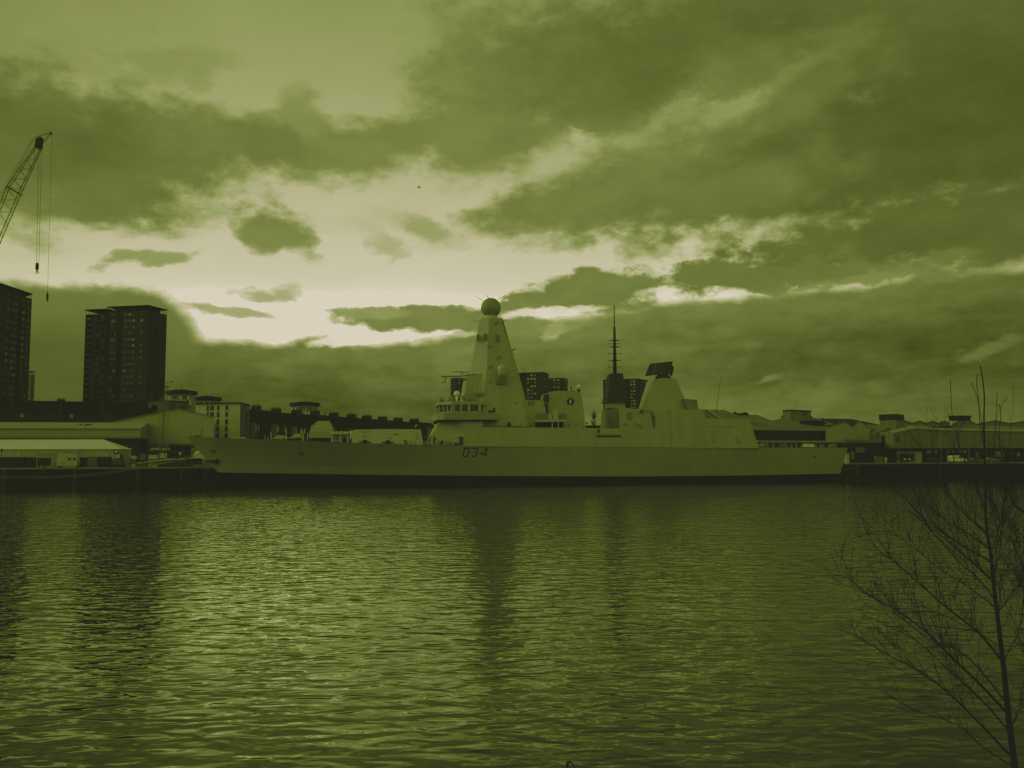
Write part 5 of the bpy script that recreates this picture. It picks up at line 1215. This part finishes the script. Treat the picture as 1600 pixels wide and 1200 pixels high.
q = plan(1259,297.3); put_window(r_, (q.x,q.y-.2,zt-1.4), .1, .5, .7, M['winD'])
r_, a, c, e, zt = flat_box('dark_plant_room', 'long dark plant room box below the flat clerestory tower', (1251,268), (1275,266), (1289,270), 656.8, M['dark'], cap=.2)
r_ = simple_shed('ridge_shed', 'shed with a ragged dark ridge line right of the flat clerestory tower', 1268, 1331, 300, 308, 664, 652.6, 26, M['clad2'], M['clad2'])
a, d, nb, zr = r_[1], r_[3], r_[4], r_[6]; mb = MB(); x = 0.0
while x < 13.5: hh = rng.uniform(.3,.8); p = a+d*x+nb*13; mb.box((p.x,p.y,zr+hh/2-.1), (.9,1.2,hh), rz=rng.uniform(-.1,.1)); x += .85
mb.build('ridge_vents', M['dark'], r_[0])
a, d, nb = r_[1], r_[3], r_[4]
for px in (1298,1322): q = a+d*(plan(px,300)-a).dot(d)-nb*.4; put_window(r_[0], (q.x,q.y,r_[5]+.6), .1, 1.0, .6, M['winD'])
skylights(r_[8], r_[1], r_[3], r_[4], r_[5], r_[6], r_[7], (6.2,7.6,9.0), .3, 2.6, M['dark'])
# twin pale gables
gd = [(1290,660.8+8),(1321,659.5),(1332,667.6),(1342.5,658),(1359.5,669)]
tg = thing('twin_gable_shed', 'pale shed with two small gables right of the long black shed', 'shed', tuple(at(1290,715,252).xy)+(QZ,))
F = [at(1290,718,256)] + [at(x,y,256) for x, y in gd] + [at(1359.5,718,256)]; F[0].z = QZ; F[-1].z = QZ
mb = MB(); mb.extr(F, (17,45,0)); mb.build('wall', M['clad'], tg)
mb = MB()
for i in range(1,5): mb.hexa([F[i]+Vector((0,-.2,.02)), F[i+1]+Vector((0,-.2,.02)), F[i+1]+Vector((17,45,.02)), F[i]+Vector((17,45,.02)), F[i]+Vector((0,-.2,.22)), F[i+1]+Vector((0,-.2,.22)), F[i+1]+Vector((17,45,.22)), F[i]+Vector((17,45,.22))])
mb.build('roof', M['cladroof'], tg)
mb = MB(); mb.hexa([at(x,y,Y) for x, y, Y in ((1318,688.5,252),(1379,690,252),(1379,690,255),(1318,688.5,255),(1318,686.2,252),(1379,688,252),(1379,688,255),(1318,686.2,255))]); mb.build('ledge', M['clad2'], tg)
# dark big shed behind
r_ = simple_shed('dark_hall', 'tall dark hall roof between the twin gables and the capped cabin', 1330, 1378, 300, 304, 664, 654.2, 30, M['dark2'], M['dark2'])
r_, a, c, e, zt = flat_box('capped_cabin', 'rooftop cabin with a deep dark cap over the right-hand gables', (1376,276), (1401,272), (1412.5,278), 646.8, M['clad2'], cap=zpix(1390,646.8,272)-zpix(1390,655.3,272))
# low dark quay building
r_, a, c, e, zt = flat_box('low_quay_store', 'low black store with a pale roof edge right of the warship stern', (1326,246), (1376,250), (1379,262), 690, M['dark2'], M['grey'], .25)
for x0, x1, y0, y1, mm in ((1337,1351,699,707,'mid'),(1353,1360,701,706,'dark'),(1329,1335,705,718,'mid')):
    o = MB(); o.hexa([at(x,y,Y) for x, y, Y in ((x0,y1,245.6),(x1,y1,245.9),(x1,y1,246.2),(x0,y1,245.9),(x0,y0,245.6),(x1,y0,245.9),(x1,y0,246.2),(x0,y0,245.9))]); o.build('bay_panel', M[mm], r_)
# gabled front and dark end wall
gs = thing('open_gable_shed', 'shed with a pale-edged gable outline and black end wall left of the long grey shed', 'shed', (at(1366,715,252).x,252,QZ))
F = [at(x,y,253) for x, y in ((1366,718),(1366,677.5),(1387,667.6),(1404,674.5),(1404,718))]; F[0].z = QZ; F[-1].z = QZ
mb = MB(); mb.extr(F, (15,40,0)); mb.build('wall', M['clad2'], gs)
for i in (1,2): mb = MB(); v = Vector((0,-.25,0)); mb.hexa([F[i]+v, F[i+1]+v, F[i+1]-v, F[i]-v, F[i]+v+Vector((0,0,.3)), F[i+1]+v+Vector((0,0,.3)), F[i+1]-v+Vector((0,0,.3)), F[i]-v+Vector((0,0,.3))]); mb.build('barge_board', M['clad'], gs)
mb = MB(); mb.extr([at(x,y,251) for x, y in ((1379.5,719),(1379.5,680.5),(1396.5,677.5),(1396.5,719))], (0,1.9,0)); mb.build('end_wall', M['dark'], gs)
# long grey shed
a, b2 = plan(1396.5,248), plan(1599,266); d = (b2-a); L_ = d.length; dn = d.normalized(); nb = Vector((-dn.y,dn.x))
ls = thing('long_grey_shed', 'long grey shed with a wide blank upper wall over dark open bays at the right', 'shed', (a.x,a.y,QZ))
z0_, z1_ = zpix(1500,700.3,257), zpix(1500,674.5,257)
b2 = plan(1640,269.6); d = b2-a
mb = MB(); mb.prism([tup(a+nb*1.2),tup(b2+nb*1.2),tup(b2+nb*26),tup(a+nb*26)], QZ, z0_); mb.build('ground_floor_wall', M['dark'], ls)
F = [Vector((a.x,a.y,z0_)), Vector((b2.x,b2.y,z0_)), Vector((b2.x,b2.y,z1_)), Vector((a.x+d.x*.26,a.y+d.y*.26,z1_+.35))]
pkk = a + d*.13; F += [Vector((pkk.x,pkk.y,zpix(1419,669.6,250))), Vector((a.x,a.y,zpix(1397,677,248)))]
mb = MB(); mb.extr(F, (nb*.6).to_3d()); mb.build('wall', M['clad2'], ls)
mb = MB(); mb.prism([tup(a+nb*.6),tup(b2+nb*.6),tup(b2+nb*26),tup(a+nb*26)], z0_, z1_-.1); mb.build('upper_hall', M['clad2'], ls)
mb = MB()
for i in (2,3,4): mb.hexa([F[i]+(nb*-.3).to_3d(), F[i+1]+(nb*-.3).to_3d(), F[i+1]+(nb*1.5).to_3d(), F[i]+(nb*1.5).to_3d(), F[i]+(nb*-.3).to_3d()+Vector((0,0,.32)), F[i+1]+(nb*-.3).to_3d()+Vector((0,0,.32)), F[i+1]+(nb*1.5).to_3d()+Vector((0,0,.75)), F[i]+(nb*1.5).to_3d()+Vector((0,0,.75))])
mb.build('roof_edge', M['clad'], ls)
q = a+dn*1.6-nb*.06; put_window(ls, (q.x,q.y,zpix(1402,686,248)), math.atan2(dn.y,dn.x), .8, 1.4, M['winD'])
for k in range(14): p = a+d*(k+.5)/14+nb*.3; mb = MB(); mb.box((p.x,p.y,(QZ+z0_)/2), (.3,.3,z0_-QZ)); mb.build('post', M['dark2'] if k % 3 else M['mid'], ls)
rng = random.Random(77)
for px, pw, y0, y1, mm in ((1447,8,703,709,'mid'),(1458,7,702,708,'mid'),(1478,6,702,708,'mid'),(1487,4,703,707,'mid'),(1496,8,702,707,'mid'),(1505,5,703,708,'grey'),(1524,6,705,714,'mid'),(1537,4,704,712,'mid'),(1555,9,705,714,'grey'),(1566,5,706,714,'mid'),(1578,4,706,710,'winM'),(1589,4,707,713,'winM')):
    Yp = 248+(px-1396)/203*18+1.0; p = at(px,y1,Yp); q = at(px+pw,y0,Yp); mb = MB(); mb.box(((p.x+q.x)/2,Yp,(p.z+q.z)/2), (q.x-p.x,.3,q.z-p.z)); mb.build('bay_panel', M[mm], ls)
# background roofs: low gables row
for i, (px0, px1, yp, ye, Y, lab) in enumerate(((1400,1425,657.5,661.5,330,'first low grey gable roof right of the capped cabin'),(1425,1447,658,661.8,334,'second low grey gable roof right of the capped cabin'),(1447,1466,658.2,662,338,'third low grey gable roof right of the capped cabin'),(1466,1484,658.2,662,342,'fourth low dark gable roof, just left of the flat dark tank house'),
        (1484,1530,653.5,666,330,'broad grey gable roof below the flat dark tank house'),(1528,1580,657.5,662.5,336,'broad grey gable roof behind the bare tree top'),(1572,1640,657.5,663,342,'last low grey gable roof at the right edge'))):
    F = [at(px0,ye,Y), at((px0+px1)/2,yp,Y), at(px1,ye,Y)]; G = [Vector((F[0].x,Y,QZ))]+F+[Vector((F[2].x,Y,QZ))]
    r_ = thing('gable_roofed_shed', lab, 'shed', tuple(G[0]), 'row of low gabled sheds at the right')
    mb = MB(); mb.extr(G, (18,40,0)); mb.build('wall', M['clad2'], r_)
    mb = MB()
    for j in (0,1): mb.hexa([F[j]+Vector((0,-.3,.02)),F[j+1]+Vector((0,-.3,.02)),F[j+1]+Vector((18,40,.02)),F[j]+Vector((18,40,.02)),F[j]+Vector((0,-.3,.3)),F[j+1]+Vector((0,-.3,.3)),F[j+1]+Vector((18,40,.3)),F[j]+Vector((18,40,.3))])
    mb.build('roof', M['clad2'], r_)
# middle roof slope between the long shed and the gables, with two dark dormers
r_ = simple_shed('mid_roof_shed', 'wide pale roof with two dark dormer gables behind the long grey shed', 1404, 1640, 276, 298, 672.5, 664.5, 30, M['clad2'], M['clad2'])
rng = random.Random(8); a, d, nb = r_[1], r_[3], r_[4]
for px0, px1, yp, yb in ((1425,1443,666,670.6),(1468,1496,664.2,671.5)):
    o = MB(); o.extr([at(px0,yb,272), at((px0+px1)/2-1,yp,272), at(px1,yb,272)], (2,14,0)); o.build('dormer', M['dark'], r_[0])
skylights(r_[8], r_[1], r_[3], r_[4], r_[5], r_[6], r_[7], (20,23,26,29,32,35,38), .4, 4, M['brown'])
r_, a, c, e, zt = flat_box('tank_house', 'flat dark tank house on the skyline left of the bare tree top', (1484.5,300), (1502,298), (1519,300), 649.2, M['dark'], M['dark'], .3, yb=657)
# pale hut with awning
r_, a, c, e, zt = flat_box('pale_hut', 'pale hut with a dark awning under the left end of the long grey shed', (1400.5,240), (1439,243), (1440,246), 705, M['clad'], M['mid'], .15)
o = MB(); o.hexa([at(x,y,Y) for x, y, Y in ((1407,712,238.6),(1430,713,240.4),(1430,713,243),(1407,712,243),(1406,708,239.6),(1430,708.5,242),(1430,708.5,243.4),(1406,708,243))]); o.build('awning', M['dark'], r_)
o = MB(); o.box(at(1418,717,239.9), (3.6,.25,1.2), rz=.15); o.build('dark_opening', M['dark'], r_)
for x in (1414,1421): o = MB(); o.box(at(x,717.5,239.4), (.7,.3,.5)); o.build('crate', M['pale'], r_)
# parked vehicles
def vehicle(name, label, cat, px, t, L_, H_, m, van=True, group=None):
    s0 = q_s(px,t); r_ = thing(name, label, cat, tuple(quayp(s0,t,QZ)), group)
    if van: pr = [(0,.35),(0,1.65),(.15,H_),(2.6,H_+.02),(3.5,1.25),(L_-.25,1.02),(L_,.8),(L_,.35)]
    else: pr = [(0,.3),(0,.85),(.5,.95),(1.0,H_),(2.3,H_),(3.0,.95),(L_-.2,.85),(L_,.6),(L_,.3)]
    mb = MB(); mb.extr([quayp(s0+x,t,QZ+z) for x, z in pr], BX*1.75); mb.build('body', m, r_)
    wx = [(2.2,1.2),(2.25,H_-.18),(2.55,H_-.18),(3.3,1.22)] if van else [(.75,.98),(1.05,H_-.12),(2.2,H_-.12),(2.75,.98)]
    mb = MB(); mb.extr([quayp(s0+x,t-.03,QZ+z) for x, z in wx], BX*.04); mb.build('side_window', M['blackg'], r_)
    if van: mb = MB(); mb.extr([quayp(s0+x,t-.03,QZ+z) for x, z in ((.4,1.2),(.45,H_-.2),(1.9,H_-.18),(1.9,1.2))], BX*.03); mb.build('side_panel', M['pale'], r_)
    for x in (.85, L_-.95):
        for tt in (t-.02, t+1.55): mb = MB(); c = quayp(s0+x,tt,QZ+.34); mb.tube([c, c+BX*.22], .34, 14); wh = mb.build('wheel', M['tyre'], r_); mb = MB(); mb.tube([c-BX*.02, c+BX*.02], .18, 10); mb.build('rim', M['grey'], wh)
    mb = MB(); c = quayp(s0+L_-.05,t+.15,QZ+.72); mb.box(c, (.12,.3,.16)); mb.build('headlight', M['white'], r_)
vehicle('parked_van', 'white van with dark side glass parked on the right quay left of the tree', 'van', 1486.5, 5, 4.7, 1.95, M['white'])
vehicle('parked_car', 'dark grey car parked right of the white van', 'car', 1517, 6, 4.2, 1.42, M['mid'], False, 'cars parked on the right quay')
vehicle('parked_car', 'grey low car half hidden behind the tree stem', 'car', 1541, 6, 4.2, 1.42, M['grey'], False, 'cars parked on the right quay')
vehicle('parked_car', 'dark car parked left of the plain lamp standard', 'car', 1446, 7, 4.2, 1.42, M['dark2'], False, 'cars parked on the right quay')
for px0, px1, y0, mm, lab in ((1370,1379,713,'mid','small grey skip beside the low black store'),(1381.5,1386.5,715,'pale','small pale bin beside the grey skip')):
    x0, x1, _, z1_ = qbox(px0,px1,y0,722,3,1.5); mb = MB(); mb.add([quayp(x0+.25,3,QZ),quayp(x1-.25,3,QZ),quayp(x1-.25,4.4,QZ),quayp(x0+.25,4.4,QZ),quayp(x0,2.9,z1_),quayp(x1,2.9,z1_),quayp(x1,4.5,z1_),quayp(x0,4.5,z1_)], [(3,2,1,0),(4,5,6,7),(0,1,5,4),(1,2,6,5),(2,3,7,6),(3,0,4,7)]); solo(mb.build('skip', M[mm]), lab, 'skip')
mb = MB(); x0, x1, _, z1_ = qbox(1322,1327,708,722,1.2,1); qprism(mb, x0, x1, 1.2, 2.2, QZ, z1_); solo(mb.build('gangway_box', M['pale']), 'pale box on the quay edge touching the warship stern', 'box')
# birds
p = at(654.5,292.5,120); bd_ = thing('gull', 'small dark bird gliding against the bright sky above the pyramid mast', 'bird', tuple(p))
mb = MB(); mb.tube([p+Vector((-.22,0,-.02)), p, p+Vector((.2,0,.03))], [.02,.06,.03], 6); mb.build('body', M['dark'], bd_)
for s_, z in ((-1,.0),(1,.08)): mb = MB(); mb.add([p+Vector((-.05,0,.02)), p+Vector((.10,0,.03)), p+Vector((.12+.12*s_,.4*s_,.07)), p+Vector((-.3+.05*s_,.62*s_,-.05+z)), p+Vector((-.05,.36*s_,.07))], [(0,1,2,3,4)]); mb.build('wing', M['dark'], bd_)
# ------------------------------------------------------------------ FOREGROUND TREES on the near bank
def spl(P_, n=6):
    out = []
    for i in range(len(P_)-1):
        p0 = P_[max(i-1,0)]; p1 = P_[i]; p2 = P_[i+1]; p3 = P_[min(i+2,len(P_)-1)]
        for k in range(n):
            t = k/n; out.append(.5*((2*p1)+(p2-p0)*t+(2*p0-5*p1+4*p2-p3)*t*t+(3*p1-p0-3*p2+p3)*t**3))
    out.append(P_[-1]); return out
def twig(mb, rng, p, d, ln, r_, lev, up=.25):
    n_ = 5; pts = [p]; d = d.normalized()
    for k in range(n_):
        d = (d + Vector((rng.uniform(-.16,.16), rng.uniform(-.16,.16), rng.uniform(-.10,.16)+up*.10))).normalized(); pts.append(pts[-1]+d*ln/n_)
    mb.tube(pts, [max(.0014, r_*(1-.8*k/n_)) for k in range(n_+1)], 4, False)
    if lev > 0:
        for k in range(rng.randint(2,4) if lev > 1 else rng.randint(2,3)):
            i = rng.randint(1,n_); b0 = pts[i]; dd = (pts[i]-pts[i-1]).normalized(); sd = Vector((rng.uniform(-1,1), rng.uniform(-1,1), rng.uniform(-.2,.9))).normalized()
            twig(mb, rng, b0, dd*.75+sd*.75, ln*rng.uniform(.35,.65), r_*.55, lev-1, up)
def alder(name, label, trunkpx, Y0, r0, r1, branches, seed, base):
    rng = random.Random(seed); T = [at(x,y,Y0) for x, y in trunkpx]; T = [base] + T
    root = thing(name, label, 'tree', tuple(base)); tp = spl(T, 5); n_ = len(tp)
    zt_, zb_ = tp[-1].z, tp[0].z; mb = MB(); mb.tube(tp, [r1+(r0-r1)*max(0,((zt_-v.z)/(zt_-zb_)))**1.25 for v in tp], 10); mb.build('trunk', M['bark'], root)
    def near_t(x, y):
        q = at(x,y,Y0); return min(tp, key=lambda v: (v-q).length)
    for br_ in branches:
        br_ = (br_[0], br_[1]*.42, br_[2]) + tuple(br_[3:])
        pts, r_, tw = br_[0], br_[1], br_[2]; dy = rng.uniform(-.9,.9) if len(br_) < 4 else br_[3]
        P_ = []
        for i, (x, y) in enumerate(pts): P_.append(at(x,y,Y0+dy*i/(len(pts)-1)))
        P_[0] = near_t(*pts[0]) if abs(pts[0][0]-near_px(trunkpx,pts[0][1])) < 14 else P_[0]
        sp = spl(P_, 5); m_ = len(sp); mb = MB()
        mb.tube(sp, [max(.003, r_*(1-.88*k/(m_-1))) for k in range(m_)], 6)
        for k in range(int(tw*.62)):
            i = rng.randint(int(m_*.12), int((m_-2)*.85)); d = (sp[i+1]-sp[i]).normalized(); sd = Vector((rng.uniform(-.8,.8), rng.uniform(-.8,.8), rng.uniform(-.25,1.0)))
            twig(mb, rng, sp[i], d*.8+sd*.75, rng.uniform(.28,.75)*(1.15-.5*i/m_), r_*.30*(1-.6*i/m_)+.0015, 2)
        mb.build('branch', M['bark'], root)
    return root
def near_px(tr, y):
    for (x0,y0),(x1,y1) in zip(tr, tr[1:]):
        if y1 <= y <= y0: return x0+(x1-x0)*(y-y0)/(y1-y0)
    return tr[-1][0]
TR = [(1594,1260),(1586,1200),(1577,1130),(1570,1060),(1563,1000),(1557,950),(1551,900),(1548,865),(1543,835),(1540,800),(1540,765),(1539,720),(1538,690),(1537.5,650),(1538,620),(1535,590),(1531.5,571)]
BR = [
 ([(1584,1185),(1540,1140),(1490,1090),(1440,1050),(1390,1025),(1330,990),(1307,985)], .030, 26),
 ([(1578,1140),(1530,1090),(1480,1045),(1430,1000),(1380,975),(1350,960)], .022, 20),
 ([(1575,1120),(1530,1068),(1490,1030),(1450,990),(1410,960),(1360,930),(1322,902),(1302,899)], .034, 28),
 ([(1572,1095),(1530,1045),(1495,1015),(1455,1000),(1400,960),(1340,915)], .020, 18),
 ([(1563,1030),(1530,990),(1480,950),(1440,915),(1400,880),(1365,850),(1335,780)], .030, 26),
 ([(1562,1010),(1520,985),(1470,960),(1430,955),(1390,948)], .014, 12),
 ([(1557,950),(1510,915),(1470,890),(1420,850),(1380,830),(1327,843)], .016, 14),
 ([(1555,935),(1530,905),(1500,880),(1460,835),(1420,800),(1392,815)], .018, 18),
 ([(1552,905),(1520,880),(1480,845),(1450,820),(1410,790)], .022, 18),
 ([(1548,875),(1500,850),(1450,815),(1415,780),(1400,765)], .022, 18),
 ([(1545,862),(1515,835),(1480,815),(1440,780),(1405,742)], .018, 16),
 ([(1541,832),(1520,815),(1495,790),(1475,765),(1440,700),(1400,652)], .020, 5),
 ([(1541,835),(1515,805),(1490,780),(1470,740),(1455,690)], .014, 4),
 ([(1540,800),(1530,775),(1520,745),(1500,700),(1488,650),(1485,592)], .018, 1, .4),
 ([(1539,790),(1530,770),(1510,740),(1500,710),(1494,655)], .012, 2),
 ([(1538,690),(1534,660),(1529,630),(1523,610),(1517,597)], .010, 0, .2),
 ([(1538,700),(1531,660),(1529,625),(1526,600),(1527,585)], .009, 0, -.2),
 ([(1548,865),(1555,845),(1562,820),(1568,790),(1572,765),(1554,720),(1557,640),(1558,613)], .016, 3, .5),
 ([(1549,880),(1558,850),(1566,825),(1575,795),(1588,770),(1562,700),(1564,650),(1562,632)], .014, 3, -.5),
 ([(1551,905),(1556,870),(1560,840),(1552,800),(1547,770),(1548,740)], .012, 12),
 ([(1552,908),(1562,860),(1566,820),(1570,780),(1580,760)], .014, 14),
 ([(1566,1035),(1580,1010),(1592,985),(1598,950),(1604,900)], .014, 14),
 ([(1558,960),(1575,935),(1592,915),(1620,880)], .014, 16),
 ([(1579,1140),(1590,1110),(1600,1080),(1625,1040)], .014, 12),
 ([(1563,1010),(1560,980),(1563,940),(1562,915),(1570,880)], .012, 12),
 ([(1543,840),(1556,828),(1570,812),(1584,790),(1600,765)], .010, 12),
 ([(1586,1200),(1540,1170),(1490,1130),(1430,1110),(1380,1080)], .016, 16),
]
alder('bare_tree', 'slender leafless tree with upswept branches in the right foreground', TR, 9.0, .046, .005, BR, 5, Vector((at(1600,1200,9.0).x+.12, 9.0, 1.5)))
TR2 = [(1690,1240),(1672,1100),(1655,1000),(1640,930),(1625,870),(1612,830),(1600,800),(1585,790),(1578,770),(1566,760)]
BR2 = [
 ([(1612,830),(1605,812),(1598,800),(1588,792),(1580,775),(1560,765)], .012, 12),
 ([(1640,930),(1615,915),(1595,880),(1585,850),(1575,835)], .014, 18),
 ([(1655,1000),(1620,970),(1600,925),(1590,900),(1586,870)], .014, 18),
 ([(1625,870),(1605,848),(1592,830),(1575,820)], .010, 14),
 ([(1672,1100),(1630,1060),(1600,1020),(1590,980)], .012, 14),
 ([(1625,870),(1612,845),(1590,846),(1570,842)], .009, 12),
]
alder('bare_tree', 'second leafless sapling leaning in from the right edge beside the slender tree', TR2, 9.6, .05, .008, BR2, 9, Vector((at(1700,1240,9.6).x+.2, 9.6, 1.3)))
# arching bramble stem at the bottom edge
P_ = [at(886,1215,7.2), at(886.5,1200,7.2), at(888,1192,7.2), at(889.5,1189,7.2), at(892,1191.5,7.2), at(896,1195,7.2), at(898.5,1201,7.2)]
b0 = Vector(P_[0]); b0.z = 2.3; mb = MB(); mb.tube(spl([b0]+P_, 5), .0055, 5); o = mb.build('bramble_stem', M['bark'])
solo(o, 'dark hooked plant stem poking up at the bottom edge of the photo', 'plant stem')
